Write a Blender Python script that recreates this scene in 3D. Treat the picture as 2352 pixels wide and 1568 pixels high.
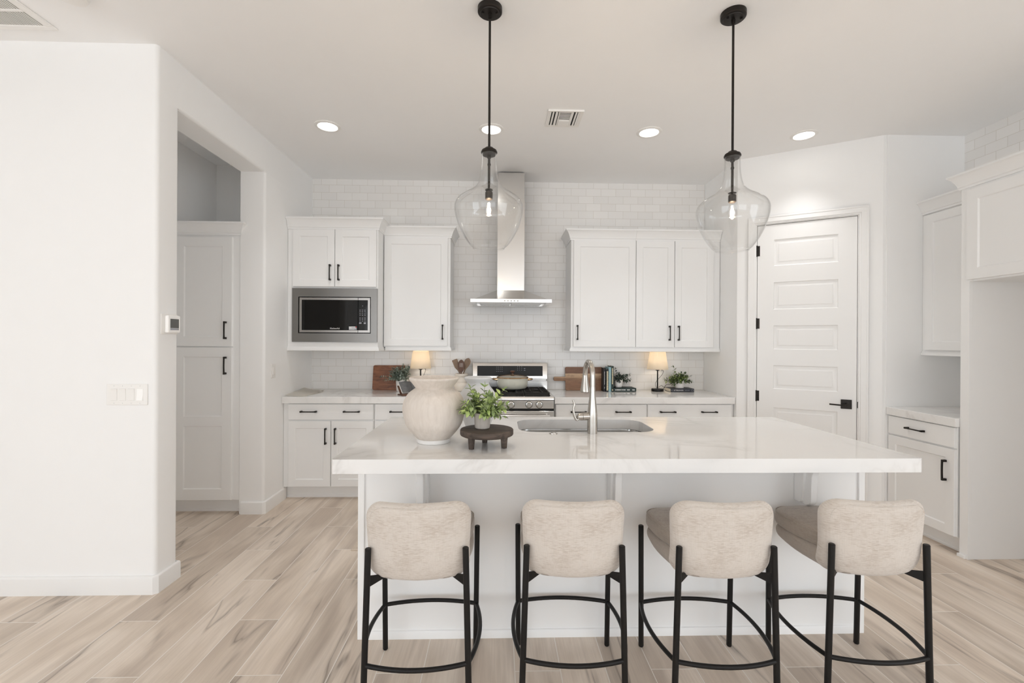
import bpy, bmesh, math, random
from mathutils import Vector, Matrix
random.seed(7)
PI = math.pi
for o in list(bpy.data.objects):
    bpy.data.objects.remove(o)
SC = bpy.context.scene
COL = SC.collection

# ------------------------------------------------------------------ camera
cam_d = bpy.data.cameras.new('camera')
cam = bpy.data.objects.new('camera', cam_d)
COL.objects.link(cam)
cam_d.sensor_width = 36.0
cam_d.lens = 1055.0 / 2352.0 * 36.0
cam_d.clip_start = 0.05
_r = Vector((0.99956751, -0.02888839, 0.00549997))
_f = Vector((0.02889595, 0.99958158, -0.0013))
_u = Vector((-0.00546011, 0.00145836, 0.99998403))
M = Matrix((( _r.x, _u.x, -_f.x, 0.0), (_r.y, _u.y, -_f.y, 0.0), (_r.z, _u.z, -_f.z, 1.4147), (0, 0, 0, 1)))
cam.matrix_world = M
SC.camera = cam

# ------------------------------------------------------------------ world, exposure
SC.view_settings.view_transform = 'Standard'
SC.view_settings.look = 'None'
SC.view_settings.exposure = 0.19
SC.view_settings.gamma = 1.0
SC.view_settings.use_curve_mapping = False
SC.cycles.max_bounces = 20
SC.cycles.diffuse_bounces = 14
SC.cycles.glossy_bounces = 6
SC.cycles.transmission_bounces = 8
SC.cycles.transparent_max_bounces = 16
SC.cycles.sample_clamp_indirect = 6.0
SC.cycles.caustics_reflective = False
W = bpy.data.worlds.new('sky_world')
SC.world = W
W.use_nodes = True
_bg = W.node_tree.nodes['Background']
_bg.inputs[0].default_value = (0.93, 0.96, 1.0, 1)
_bg.inputs[1].default_value = 2.2


def area_light(name, loc, rot, sx, sy, power, col=(1, 1, 1), spread=PI):
    d = bpy.data.lights.new(name, 'AREA')
    d.shape = 'RECTANGLE'
    d.size = sx
    d.size_y = sy
    d.energy = power
    d.color = col
    d.spread = spread
    o = bpy.data.objects.new(name, d)
    o.location = loc
    o.rotation_euler = rot
    COL.objects.link(o)
    return o


# daylight from rear windows inferred behind the camera; side lights added as fill
area_light('daylight_rear_left', (-2.55, -6.92, 1.35), (PI / 2, 0, 0), 3.6, 2.4, 16, (0.77, 0.90, 1.0))
area_light('daylight_rear_right', (1.9, -6.92, 1.35), (PI / 2, 0, 0), 3.6, 2.4, 16, (0.77, 0.90, 1.0))
area_light('side_fill_left', (-4.92, -3.6, 1.35), (PI / 2, 0, -PI / 2), 4.2, 2.4, 42, (0.77, 0.90, 1.0))
area_light('side_fill_right', (4.92, -2.6, 1.35), (PI / 2, 0, PI / 2), 4.2, 2.4, 28, (0.77, 0.90, 1.0))


# ------------------------------------------------------------------ node helpers
def new_mat(name):
    m = bpy.data.materials.new(name)
    m.use_nodes = True
    nt = m.node_tree
    bs = nt.nodes['Principled BSDF']
    return m, nt, bs


def setp(bs, **k):
    for a, v in k.items():
        a = a.replace('_', ' ')
        if a in bs.inputs:
            bs.inputs[a].default_value = v


def nd(nt, typ, **k):
    n = nt.nodes.new(typ)
    for a, v in k.items():
        setattr(n, a, v)
    return n


def mth(nt, op, a, b=None, c=None):
    n = nt.nodes.new('ShaderNodeMath')
    n.operation = op
    for i, v in enumerate((a, b, c)):
        if v is None:
            continue
        if isinstance(v, (int, float)):
            n.inputs[i].default_value = v
        else:
            nt.links.new(v, n.inputs[i])
    return n.outputs[0]


def mixc(nt, fac, a, b):
    n = nt.nodes.new('ShaderNodeMix')
    n.data_type = 'RGBA'
    for key, v in ((0, fac), (6, a), (7, b)):
        if isinstance(v, (int, float)):
            n.inputs[key].default_value = v
        elif isinstance(v, tuple):
            n.inputs[key].default_value = (*v[:3], 1)
        else:
            nt.links.new(v, n.inputs[key])
    return n.outputs[2]


def noise(nt, vec, scale, detail=2, rough=0.5, dist=0.0):
    n = nt.nodes.new('ShaderNodeTexNoise')
    n.inputs['Scale'].default_value = scale
    n.inputs['Detail'].default_value = detail
    n.inputs['Roughness'].default_value = rough
    n.inputs['Distortion'].default_value = dist
    if vec is not None:
        nt.links.new(vec, n.inputs['Vector'])
    return n.outputs['Fac']


def ramp(nt, fac, stops):
    n = nt.nodes.new('ShaderNodeValToRGB')
    e = n.color_ramp.elements
    while len(e) < len(stops):
        e.new(0.5)
    for i, (p, c) in enumerate(stops):
        e[i].position = p
        e[i].color = (*c[:3], 1)
    nt.links.new(fac, n.inputs[0])
    return n.outputs[0]


def mapping(nt, scale=(1, 1, 1), loc=(0, 0, 0), rot=(0, 0, 0), src='Object'):
    tc = nt.nodes.new('ShaderNodeTexCoord')
    mp = nt.nodes.new('ShaderNodeMapping')
    mp.inputs['Scale'].default_value = scale
    mp.inputs['Location'].default_value = loc
    mp.inputs['Rotation'].default_value = rot
    nt.links.new(tc.outputs[src], mp.inputs[0])
    return mp.outputs[0]


def bump(nt, bs, h, strength=0.2, dist=0.01):
    b = nt.nodes.new('ShaderNodeBump')
    b.inputs['Strength'].default_value = strength
    b.inputs['Distance'].default_value = dist
    nt.links.new(h, b.inputs['Height'])
    nt.links.new(b.outputs[0], bs.inputs['Normal'])


def simple(name, col, rough=0.5, metal=0.0, spec=0.5, var=0.0, vscale=8.0, bmp=0.0, bscale=200.0, **k):
    m, nt, bs = new_mat(name)
    setp(bs, Roughness=rough, Metallic=metal, **k)
    bs.inputs['Specular IOR Level'].default_value = spec
    v = mapping(nt)
    n = noise(nt, v, vscale, 3)
    a = tuple(max(0, c * (1 - var)) for c in col)
    b = tuple(min(1, c * (1 + var)) for c in col)
    nt.links.new(mixc(nt, n, a, b), bs.inputs['Base Color'])
    if bmp:
        bump(nt, bs, noise(nt, v, bscale, 2), bmp, 0.002)
    return m


MT = {}
MT['wall'] = simple('wall_paint', (0.872, 0.876, 0.876), 0.75, spec=0.25, var=0.008, bmp=0.06, bscale=160)
MT['ceiling'] = simple('ceiling_paint', (0.90, 0.905, 0.91), 0.85, spec=0.15, var=0.008, bmp=0.06, bscale=120)
MT['trim'] = simple('trim_paint', (0.825, 0.825, 0.82), 0.4, var=0.006)
MT['cabinet'] = simple('cabinet_paint', (0.832, 0.836, 0.836), 0.38, var=0.006)
MT['island_paint'] = simple('island_paint', (0.90, 0.905, 0.905), 0.38, var=0.006)
MT['plastic'] = simple('white_plastic', (0.84, 0.83, 0.81), 0.35, var=0.004)
MT['plastic_bright'] = simple('bright_white_plastic', (0.93, 0.93, 0.92), 0.3, var=0.004)
MT['bronze'] = simple('dark_bronze', (0.022, 0.018, 0.015), 0.42, 0.6, var=0.25, vscale=60)
MT['black_metal'] = simple('black_powder_coat', (0.008, 0.007, 0.0065), 0.45, 0.0, spec=0.28, var=0.2, vscale=50, bmp=0.05)
MT['black_glass'] = simple('black_glass', (0.004, 0.0035, 0.003), 0.06, spec=0.3, var=0.1)
MT['black_panel'] = simple('black_control_panel', (0.012, 0.011, 0.010), 0.3, spec=0.25, var=0.1)
MT['cast_iron'] = simple('cast_iron', (0.018, 0.017, 0.016), 0.65, spec=0.3, var=0.2)
MT['gap'] = simple('dark_gap', (0.01, 0.01, 0.01), 0.7)
MT['ceramic_white'] = simple('white_ceramic', (0.63, 0.645, 0.655), 0.6, var=0.02, bmp=0.15, bscale=60)
MT['ceramic_foot'] = simple('unglazed_white_foot', (0.80, 0.79, 0.775), 0.7, var=0.03)
MT['pot_white'] = simple('glazed_white_pot', (0.84, 0.82, 0.80), 0.35, var=0.02)
MT['crock'] = simple('cream_glazed_ceramic', (0.74, 0.68, 0.60), 0.25, var=0.05)
MT['enamel'] = simple('sage_cream_enamel', (0.63, 0.63, 0.55), 0.2, var=0.02)
MT['brass'] = simple('warm_brass', (0.55, 0.36, 0.20), 0.25, 1.0, var=0.05)
MT['white_book'] = simple('book_pages', (0.80, 0.74, 0.62), 0.8, var=0.08, vscale=300)
MT['paper'] = simple('matte_paper', (0.85, 0.83, 0.79), 0.6, var=0.04)
MT['page_white'] = simple('white_page_edges', (0.82, 0.81, 0.79), 0.7, var=0.04, vscale=200)
MT['page_dark'] = simple('dark_printed_page', (0.10, 0.10, 0.10), 0.35, var=0.6, vscale=30)
MT['navy'] = simple('navy_book_cloth', (0.028, 0.03, 0.04), 0.5, var=0.15)
MT['green_book'] = simple('dark_green_book_cloth', (0.012, 0.03, 0.026), 0.5, var=0.15)
MT['black_book'] = simple('black_book_cloth', (0.012, 0.012, 0.014), 0.5, var=0.15)
MT['blue_book'] = simple('pale_blue_book_cloth', (0.27, 0.45, 0.50), 0.5, var=0.12, vscale=60)
MT['gold_ink'] = simple('cream_foil_lettering', (0.75, 0.66, 0.45), 0.4)
MT['white_ink'] = simple('white_lettering', (0.85, 0.85, 0.85), 0.4)
MT['grey_ink'] = simple('grey_lettering', (0.35, 0.36, 0.4), 0.4)
MT['red_ink'] = simple('red_sticker', (0.6, 0.03, 0.03), 0.4)
MT['soil'] = simple('dark_moss', (0.03, 0.035, 0.02), 0.9, var=0.5, vscale=100, bmp=0.5)
MT['grey_back'] = simple('grille_filter', (0.70, 0.71, 0.70), 0.8)
MT['lcd'] = simple('grey_lcd', (0.10, 0.10, 0.095), 0.25, var=0.1)
MT['cord'] = simple('dark_cord', (0.02, 0.018, 0.016), 0.6)
MT['raw_wood'] = simple('raw_wood_edge', (0.62, 0.42, 0.25), 0.6, var=0.1)
MT['mat_beige'] = simple('beige_woven', (0.62, 0.53, 0.44), 0.9, var=0.2, vscale=60, bmp=0.5)


def mat_steel(name, col, rough, scale=(3, 3, 250), aniso=0.0):
    m, nt, bs = new_mat(name)
    setp(bs, Metallic=1.0, Roughness=rough)
    v = mapping(nt, scale)
    n = noise(nt, v, 3.0, 2)
    a = tuple(c * 0.94 for c in col)
    nt.links.new(mixc(nt, n, a, col), bs.inputs['Base Color'])
    r = mth(nt, 'MULTIPLY_ADD', n, 0.05, rough - 0.025)
    nt.links.new(r, bs.inputs['Roughness'])
    return m


MT['steel'] = mat_steel('brushed_stainless', (0.78, 0.77, 0.755), 0.2, (2, 2, 60))
MT['steel_dark'] = mat_steel('brushed_stainless_trim_kit', (0.25, 0.24, 0.228), 0.34)
MT['steel_mid'] = mat_steel('brushed_stainless_frame', (0.42, 0.40, 0.38), 0.3)
MT['nickel'] = mat_steel('brushed_nickel', (0.55, 0.52, 0.48), 0.25, (60, 60, 60))
MT['sink_steel'] = mat_steel('satin_sink_steel', (0.66, 0.65, 0.63), 0.14, (60, 60, 60))


def mat_tile(name, axis):
    m, nt, bs = new_mat(name)
    setp(bs, Roughness=0.16)
    tc = nt.nodes.new('ShaderNodeTexCoord')
    sp = nt.nodes.new('ShaderNodeSeparateXYZ')
    nt.links.new(tc.outputs['Object'], sp.inputs[0])
    cb = nt.nodes.new('ShaderNodeCombineXYZ')
    if axis == 'X':
        nt.links.new(mth(nt, 'SUBTRACT', sp.outputs[0], -1.887), cb.inputs[0])
    else:
        nt.links.new(mth(nt, 'SUBTRACT', 3.45 + 0.1545 * 20, sp.outputs[1]), cb.inputs[0])
    nt.links.new(mth(nt, 'SUBTRACT', sp.outputs[2], 2.991 - 0.0768 * 40), cb.inputs[1])
    br = nt.nodes.new('ShaderNodeTexBrick')
    br.offset = 0.5
    br.offset_frequency = 2
    br.squash = 1.0
    nt.links.new(cb.outputs[0], br.inputs['Vector'])
    br.inputs['Scale'].default_value = 1.0
    br.inputs['Mortar Size'].default_value = 0.0013
    br.inputs['Mortar Smooth'].default_value = 0.1
    br.inputs['Bias'].default_value = 0.0
    br.inputs['Brick Width'].default_value = 0.1545
    br.inputs['Row Height'].default_value = 0.0768
    br.inputs['Color1'].default_value = (0.80, 0.79, 0.775, 1)
    br.inputs['Color2'].default_value = (0.835, 0.825, 0.81, 1)
    br.inputs['Mortar'].default_value = (0.60, 0.57, 0.52, 1)
    nt.links.new(br.outputs['Color'], bs.inputs['Base Color'])
    nt.links.new(mth(nt, 'MULTIPLY_ADD', br.outputs['Fac'], 0.5, 0.16), bs.inputs['Roughness'])
    wv = noise(nt, cb.outputs[0], 9.0, 1)
    hh = mth(nt, 'ADD', mth(nt, 'MULTIPLY', br.outputs['Fac'], -1.0), mth(nt, 'MULTIPLY', wv, 0.35))
    bump(nt, bs, hh, 0.35, 0.002)
    return m


MT['tile_back'] = mat_tile('subway_tile_back', 'X')
MT['tile_right'] = mat_tile('subway_tile_right', 'Y')


def mat_quartz():
    m, nt, bs = new_mat('white_veined_quartz')
    setp(bs, Roughness=0.07)
    bs.inputs['Specular IOR Level'].default_value = 0.55
    v = mapping(nt, (1, 1, 1), (0.3, 0.1, 0), (0, 0, 0.5))
    w1 = noise(nt, v, 1.1, 5, 0.55, 1.4)
    line = mth(nt, 'ABSOLUTE', mth(nt, 'SUBTRACT', w1, 0.5))
    msk = noise(nt, v, 2.3, 2)
    vein = ramp(nt, line, [(0.0, (1, 1, 1)), (0.010, (0.55, 0.55, 0.55)), (0.035, (0.12, 0.12, 0.12)), (0.07, (0, 0, 0))])
    mk = ramp(nt, msk, [(0.42, (0, 0, 0)), (0.62, (1, 1, 1))])
    w2 = noise(nt, v, 4.3, 4, 0.6, 0.9)
    l2 = mth(nt, 'ABSOLUTE', mth(nt, 'SUBTRACT', w2, 0.5))
    v2 = ramp(nt, l2, [(0.0, (0.35, 0.35, 0.35)), (0.012, (0, 0, 0))])
    f = mth(nt, 'MULTIPLY', mth(nt, 'ADD', vein, mth(nt, 'MULTIPLY', v2, 0.35)), mk)
    f = mth(nt, 'MULTIPLY', f, 0.42)
    nt.links.new(mixc(nt, f, (0.80, 0.797, 0.79), (0.50, 0.485, 0.47)), bs.inputs['Base Color'])
    return m


MT['quartz'] = mat_quartz()


def mat_floor():
    m, nt, bs = new_mat('wood_look_floor_planks')
    tc = nt.nodes.new('ShaderNodeTexCoord')
    sp = nt.nodes.new('ShaderNodeSeparateXYZ')
    nt.links.new(tc.outputs['Object'], sp.inputs[0])
    X, Y = sp.outputs[0], sp.outputs[1]
    w, s, L = 0.1965, 0.39, 1.17
    u = mth(nt, 'DIVIDE', mth(nt, 'ADD', X, 1.299), w)
    i = mth(nt, 'FLOOR', u)
    fu = mth(nt, 'SUBTRACT', u, i)
    yy = mth(nt, 'DIVIDE', mth(nt, 'ADD', mth(nt, 'SUBTRACT', Y, 2.354), mth(nt, 'MULTIPLY', i, s)), L)
    j = mth(nt, 'FLOOR', yy)
    fv = mth(nt, 'SUBTRACT', yy, j)
    du = mth(nt, 'MULTIPLY', mth(nt, 'MINIMUM', fu, mth(nt, 'SUBTRACT', 1.0, fu)), w)
    dv = mth(nt, 'MULTIPLY', mth(nt, 'MINIMUM', fv, mth(nt, 'SUBTRACT', 1.0, fv)), L)
    g = mth(nt, 'LESS_THAN', mth(nt, 'MINIMUM', du, dv), 0.0017)
    idc = nt.nodes.new('ShaderNodeCombineXYZ')
    nt.links.new(i, idc.inputs[0])
    nt.links.new(j, idc.inputs[1])
    wn = nt.nodes.new('ShaderNodeTexWhiteNoise')
    wn.noise_dimensions = '2D'
    nt.links.new(idc.outputs[0], wn.inputs['Vector'])
    rnd = wn.outputs['Value']
    off = mth(nt, 'MULTIPLY', rnd, 61.7)

    def vec(sx, sy):
        c = nt.nodes.new('ShaderNodeCombineXYZ')
        nt.links.new(mth(nt, 'ADD', mth(nt, 'MULTIPLY', X, sx), off), c.inputs[0])
        nt.links.new(mth(nt, 'ADD', mth(nt, 'MULTIPLY', Y, sy), mth(nt, 'MULTIPLY', off, 0.37)), c.inputs[1])
        nt.links.new(off, c.inputs[2])
        return c.outputs[0]
    broad = noise(nt, vec(3.6, 0.9), 1.3, 3, 0.5, 0.9)
    grain = noise(nt, vec(60, 2.2), 1.5, 5, 0.6, 0.6)
    cr = noise(nt, vec(3.6, 0.50), 1.0, 4, 0.5, 0.5)
    col = ramp(nt, broad, [(0.30, (0.56, 0.465, 0.38)), (0.46, (0.67, 0.57, 0.47)), (0.60, (0.76, 0.66, 0.56)), (0.75, (0.81, 0.72, 0.62))])
    col = mixc(nt, mth(nt, 'MULTIPLY', ramp(nt, grain, [(0.40, (1, 1, 1)), (0.60, (0, 0, 0))]), 0.15), col, (0.34, 0.26, 0.20))
    line = mth(nt, 'ABSOLUTE', mth(nt, 'SUBTRACT', cr, 0.555))
    lf = ramp(nt, line, [(0.0, (1, 1, 1)), (0.006, (0.55, 0.55, 0.55)), (0.024, (0, 0, 0))])
    lm = ramp(nt, noise(nt, vec(4, 1.5), 1.1, 2), [(0.46, (0, 0, 0)), (0.57, (1, 1, 1))])
    col = mixc(nt, mth(nt, 'MULTIPLY', mth(nt, 'MULTIPLY', lf, lm), 0.65), col, (0.13, 0.095, 0.075))
    # long soft dark smudges
    sm = ramp(nt, noise(nt, vec(9, 0.8), 1.1, 2, 0.5, 0.5), [(0.53, (0, 0, 0)), (0.70, (1, 1, 1))])
    col = mixc(nt, mth(nt, 'MULTIPLY', sm, 0.42), col, (0.27, 0.205, 0.16))
    hs = nt.nodes.new('ShaderNodeHueSaturation')
    nt.links.new(mth(nt, 'MULTIPLY_ADD', rnd, 0.13, 0.90), hs.inputs['Value'])
    hs.inputs['Saturation'].default_value = 0.92
    nt.links.new(col, hs.inputs['Color'])
    nt.links.new(mixc(nt, g, hs.outputs[0], (0.80, 0.76, 0.71)), bs.inputs['Base Color'])
    nt.links.new(mth(nt, 'MULTIPLY_ADD', grain, 0.2, 0.36), bs.inputs['Roughness'])
    bs.inputs['Specular IOR Level'].default_value = 0.4
    bump(nt, bs, mth(nt, 'SUBTRACT', mth(nt, 'MULTIPLY', grain, 0.3), g), 0.15, 0.002)
    return m


MT['floor'] = mat_floor()


def mat_wood(name, dark, light, sc=(2, 14, 14), rough=0.45, contrast=(0.35, 0.65), bands=None):
    m, nt, bs = new_mat(name)
    v = mapping(nt, sc)
    n = noise(nt, v, 2.2, 5, 0.6, 0.7)
    c = ramp(nt, n, [(contrast[0], dark), (contrast[1], light)])
    nt.links.new(c, bs.inputs['Base Color'])
    setp(bs, Roughness=rough)
    bump(nt, bs, n, 0.1, 0.002)
    return m


MT['walnut'] = mat_wood('dark_stained_wood', (0.035, 0.024, 0.018), (0.10, 0.072, 0.056), (3, 20, 20), 0.6)
MT['board_red'] = mat_wood('reddish_acacia', (0.15, 0.05, 0.02), (0.33, 0.125, 0.055), (4, 14, 22), 0.4)
MT['spoon_light'] = mat_wood('olive_wood', (0.17, 0.11, 0.07), (0.30, 0.20, 0.13), (20, 20, 5), 0.5)
MT['spoon_dark'] = mat_wood('dark_spoon_wood', (0.07, 0.03, 0.018), (0.15, 0.07, 0.04), (20, 20, 5), 0.5)


def mat_acacia():
    m, nt, bs = new_mat('striped_acacia')
    v = mapping(nt, (4, 10, 18))
    n = noise(nt, v, 2.4, 5, 0.6, 0.8)
    tc = nt.nodes.new('ShaderNodeTexCoord')
    sp = nt.nodes.new('ShaderNodeSeparateXYZ')
    nt.links.new(tc.outputs['Object'], sp.inputs[0])
    z = mth(nt, 'DIVIDE', sp.outputs[2], 0.24)
    base = ramp(nt, z, [(0.0, (0.27, 0.135, 0.065)), (0.25, (0.25, 0.12, 0.06)), (0.50, (0.29, 0.155, 0.08)), (0.57, (0.55, 0.36, 0.22)), (0.715, (0.62, 0.43, 0.27)), (0.725, (0.20, 0.095, 0.055)), (1.0, (0.22, 0.105, 0.06))])
    dk = mixc(nt, 0.38, base, (0.08, 0.04, 0.02))
    nt.links.new(mixc(nt, ramp(nt, n, [(0.35, (0, 0, 0)), (0.6, (1, 1, 1))]), dk, base), bs.inputs['Base Color'])
    setp(bs, Roughness=0.42)
    return m


MT['acacia'] = mat_acacia()


def mat_vase(name, a, b, rough=0.75):
    m, nt, bs = new_mat(name)
    v = mapping(nt, (28, 28, 2.5))
    n1 = noise(nt, v, 1.5, 5, 0.65, 0.4)
    n2 = noise(nt, mapping(nt, (6, 6, 6)), 1.2, 3)
    f = mth(nt, 'ADD', mth(nt, 'MULTIPLY', n1, 0.6), mth(nt, 'MULTIPLY', n2, 0.4))
    nt.links.new(ramp(nt, f, [(0.35, a), (0.62, b)]), bs.inputs['Base Color'])
    setp(bs, Roughness=rough)
    bs.inputs['Specular IOR Level'].default_value = 0.3
    bump(nt, bs, n1, 0.12, 0.002)
    return m


MT['vase'] = mat_vase('textured_beige_ceramic', (0.60, 0.54, 0.485), (0.71, 0.655, 0.60))
MT['stone_pot'] = mat_vase('weathered_stone_pot', (0.34, 0.31, 0.28), (0.56, 0.52, 0.475), 0.9)


def mat_fabric(name, a, b, c):
    m, nt, bs = new_mat(name)
    v1 = mapping(nt, (28, 28, 270))
    v2 = mapping(nt, (230, 230, 14))
    n1 = noise(nt, v1, 1.6, 4, 0.65)
    n2 = noise(nt, v2, 1.2, 3, 0.6)
    n3 = noise(nt, mapping(nt, (4, 4, 7)), 1.2, 3, 0.6)
    st = ramp(nt, mth(nt, 'ADD', mth(nt, 'MULTIPLY', n1, 0.6), mth(nt, 'MULTIPLY', n3, 0.4)), [(0.33, (1, 1, 1)), (0.52, (0, 0, 0))])
    base = mixc(nt, n2, a, b)
    nt.links.new(mixc(nt, mth(nt, 'MULTIPLY', st, 0.62), base, c), bs.inputs['Base Color'])
    setp(bs, Roughness=0.95)
    bs.inputs['Specular IOR Level'].default_value = 0.15
    if 'Sheen Weight' in bs.inputs:
        bs.inputs['Sheen Weight'].default_value = 0.35
        bs.inputs['Sheen Roughness'].default_value = 0.5
    bump(nt, bs, mth(nt, 'ADD', mth(nt, 'MULTIPLY', n1, 0.5), n2), 0.35, 0.0015)
    return m


MT['fabric'] = mat_fabric('cream_slub_chenille', (0.67, 0.62, 0.57), (0.57, 0.52, 0.47), (0.33, 0.25, 0.185))
MT['fabric_shell_shade'] = mat_fabric('shaded_shell_chenille', (0.42, 0.37, 0.325), (0.34, 0.30, 0.26), (0.30, 0.235, 0.18))  # cream fabric again, the shell's shade mixed into a darker tone
MT['fabric_seat_shade'] = mat_fabric('shaded_seat_chenille', (0.40, 0.345, 0.295), (0.31, 0.265, 0.225), (0.20, 0.16, 0.13))  # same cream fabric, seat shade and nap painted in darker


def mat_leaf(name, a, b, c):
    m, nt, bs = new_mat(name)
    g = nt.nodes.new('ShaderNodeNewGeometry')
    col = ramp(nt, g.outputs['Random Per Island'], [(0.0, a), (0.55, b), (1.0, c)])
    nt.links.new(col, bs.inputs['Base Color'])
    setp(bs, Roughness=0.5)
    if 'Subsurface Weight' in bs.inputs:
        bs.inputs['Subsurface Weight'].default_value = 0.0
    return m


MT['leaf_bright'] = mat_leaf('fresh_green_leaves', (0.15, 0.19, 0.10), (0.33, 0.43, 0.18), (0.58, 0.72, 0.24))
MT['leaf_grey'] = mat_leaf('grey_green_leaves', (0.12, 0.15, 0.125), (0.25, 0.30, 0.25), (0.44, 0.51, 0.44))
MT['leaf_dark'] = mat_leaf('dark_green_leaves', (0.025, 0.04, 0.03), (0.06, 0.085, 0.065), (0.11, 0.14, 0.11))
MT['leaf_mid'] = mat_leaf('mixed_green_leaves', (0.035, 0.055, 0.025), (0.09, 0.13, 0.06), (0.30, 0.42, 0.10))
MT['stem'] = simple('plant_stem', (0.10, 0.13, 0.05), 0.6, var=0.2)


def mat_emit(name, col, st):
    m = bpy.data.materials.new(name)
    m.use_nodes = True
    nt = m.node_tree
    nt.nodes.clear()
    e = nt.nodes.new('ShaderNodeEmission')
    e.inputs[0].default_value = (*col, 1)
    e.inputs[1].default_value = st
    o = nt.nodes.new('ShaderNodeOutputMaterial')
    nt.links.new(e.outputs[0], o.inputs[0])
    return m


MT['can_glow'] = mat_emit('downlight_lens', (1.0, 0.965, 0.90), 7.0)
MT['filament'] = mat_emit('glowing_filament', (1.0, 0.70, 0.36), 60.0)
MT['bulb_glow'] = mat_emit('warm_bulb', (1.0, 0.86, 0.68), 6.0)


def mat_glass(name, bubbles=True, base=0.05, edge=0.75):
    m = bpy.data.materials.new(name)
    m.use_nodes = True
    nt = m.node_tree
    nt.nodes.clear()
    tr = nt.nodes.new('ShaderNodeBsdfTransparent')
    tr.inputs[0].default_value = (0.997, 0.998, 0.997, 1)
    gl = nt.nodes.new('ShaderNodeBsdfGlossy')
    gl.inputs['Roughness'].default_value = 0.03
    lw = nt.nodes.new('ShaderNodeLayerWeight')
    lw.inputs['Blend'].default_value = 0.5
    f = mth(nt, 'POWER', lw.outputs['Facing'], 4.0)
    f = mth(nt, 'MULTIPLY_ADD', f, edge, base)
    if bubbles:
        vo = nt.nodes.new('ShaderNodeTexVoronoi')
        vo.inputs['Scale'].default_value = 95.0
        tc = nt.nodes.new('ShaderNodeTexCoord')
        nt.links.new(tc.outputs['Object'], vo.inputs['Vector'])
        d = mth(nt, 'LESS_THAN', vo.outputs['Distance'], 0.13)
        f = mth(nt, 'ADD', f, mth(nt, 'MULTIPLY', d, 0.12))
        b = nt.nodes.new('ShaderNodeBump')
        b.inputs['Strength'].default_value = 0.25
        b.inputs['Distance'].default_value = 0.002
        nt.links.new(mth(nt, 'ADD', d, noise(nt, tc.outputs['Object'], 16, 2)), b.inputs['Height'])
        nt.links.new(b.outputs[0], gl.inputs['Normal'])
    mx = nt.nodes.new('ShaderNodeMixShader')
    nt.links.new(f, mx.inputs[0])
    nt.links.new(tr.outputs[0], mx.inputs[1])
    nt.links.new(gl.outputs[0], mx.inputs[2])
    o = nt.nodes.new('ShaderNodeOutputMaterial')
    nt.links.new(mx.outputs[0], o.inputs[0])
    return m


MT['glass'] = mat_glass('seeded_clear_glass', True, 0.035, 0.75)
MT['bulb_glass'] = mat_glass('bulb_glass', False, 0.04, 0.5)
MT['lid_glass'] = mat_glass('smoked_lid_glass', False, 0.25, 0.5)


def mat_shade():
    m = bpy.data.materials.new('pleated_lamp_shade')
    m.use_nodes = True
    nt = m.node_tree
    nt.nodes.clear()
    d = nt.nodes.new('ShaderNodeBsdfDiffuse')
    d.inputs[0].default_value = (0.86, 0.80, 0.70, 1)
    t = nt.nodes.new('ShaderNodeBsdfTranslucent')
    t.inputs[0].default_value = (0.90, 0.85, 0.77, 1)
    n = noise(nt, mapping(nt, (60, 60, 1.5)), 1.6, 2)
    mx = nt.nodes.new('ShaderNodeMixShader')
    nt.links.new(mth(nt, 'MULTIPLY_ADD', n, 0.3, 0.40), mx.inputs[0])
    nt.links.new(d.outputs[0], mx.inputs[1])
    nt.links.new(t.outputs[0], mx.inputs[2])
    o = nt.nodes.new('ShaderNodeOutputMaterial')
    nt.links.new(mx.outputs[0], o.inputs[0])
    return m


MT['shade'] = mat_shade()


# ------------------------------------------------------------------ mesh helpers
def link_mesh(name, bm, mat, parent=None, loc=(0, 0, 0), rz=0.0, angle=35, bevel=0.0, bseg=2, normals=True):
    if normals:
        bmesh.ops.recalc_face_normals(bm, faces=bm.faces)
    me = bpy.data.meshes.new(name)
    bm.to_mesh(me)
    bm.free()
    if isinstance(mat, (list, tuple)):
        for mm in mat:
            me.materials.append(MT[mm])
    else:
        me.materials.append(MT[mat])
    for p in me.polygons:
        p.use_smooth = True
    me.set_sharp_from_angle(angle=math.radians(angle))
    o = bpy.data.objects.new(name, me)
    COL.objects.link(o)
    o.location = loc
    o.rotation_euler = (0, 0, rz)
    if parent is not None:
        o.parent = parent
    if bevel:
        b = o.modifiers.new('soft_edges', 'BEVEL')
        b.width = bevel
        b.segments = bseg
        b.limit_method = 'ANGLE'
        b.angle_limit = math.radians(40)
        b.harden_normals = False
    return o


def thing(name, label, cat, loc=(0, 0, 0), rz=0.0, group=None):
    o = bpy.data.objects.new(name, None)
    o.empty_display_size = 0.05
    COL.objects.link(o)
    o.location = loc
    o.rotation_euler = (0, 0, rz)
    o['label'] = label
    o['category'] = cat
    if group:
        o['group'] = group
    return o


def tag(o, label, cat, group=None):
    o['label'] = label
    o['category'] = cat
    if group:
        o['group'] = group
    return o


def struct(o):
    o['kind'] = 'structure'
    return o


def box(bm, x0, x1, y0, y1, z0, z1):
    vs = [bm.verts.new(p) for p in ((x0, y0, z0), (x1, y0, z0), (x1, y1, z0), (x0, y1, z0), (x0, y0, z1), (x1, y0, z1), (x1, y1, z1), (x0, y1, z1))]
    for f in ((0, 3, 2, 1), (4, 5, 6, 7), (0, 1, 5, 4), (1, 2, 6, 5), (2, 3, 7, 6), (3, 0, 4, 7)):
        bm.faces.new([vs[i] for i in f])
    return vs


def nbox(*a):
    bm = bmesh.new()
    for b in a:
        box(bm, *b)
    return bm


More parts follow.
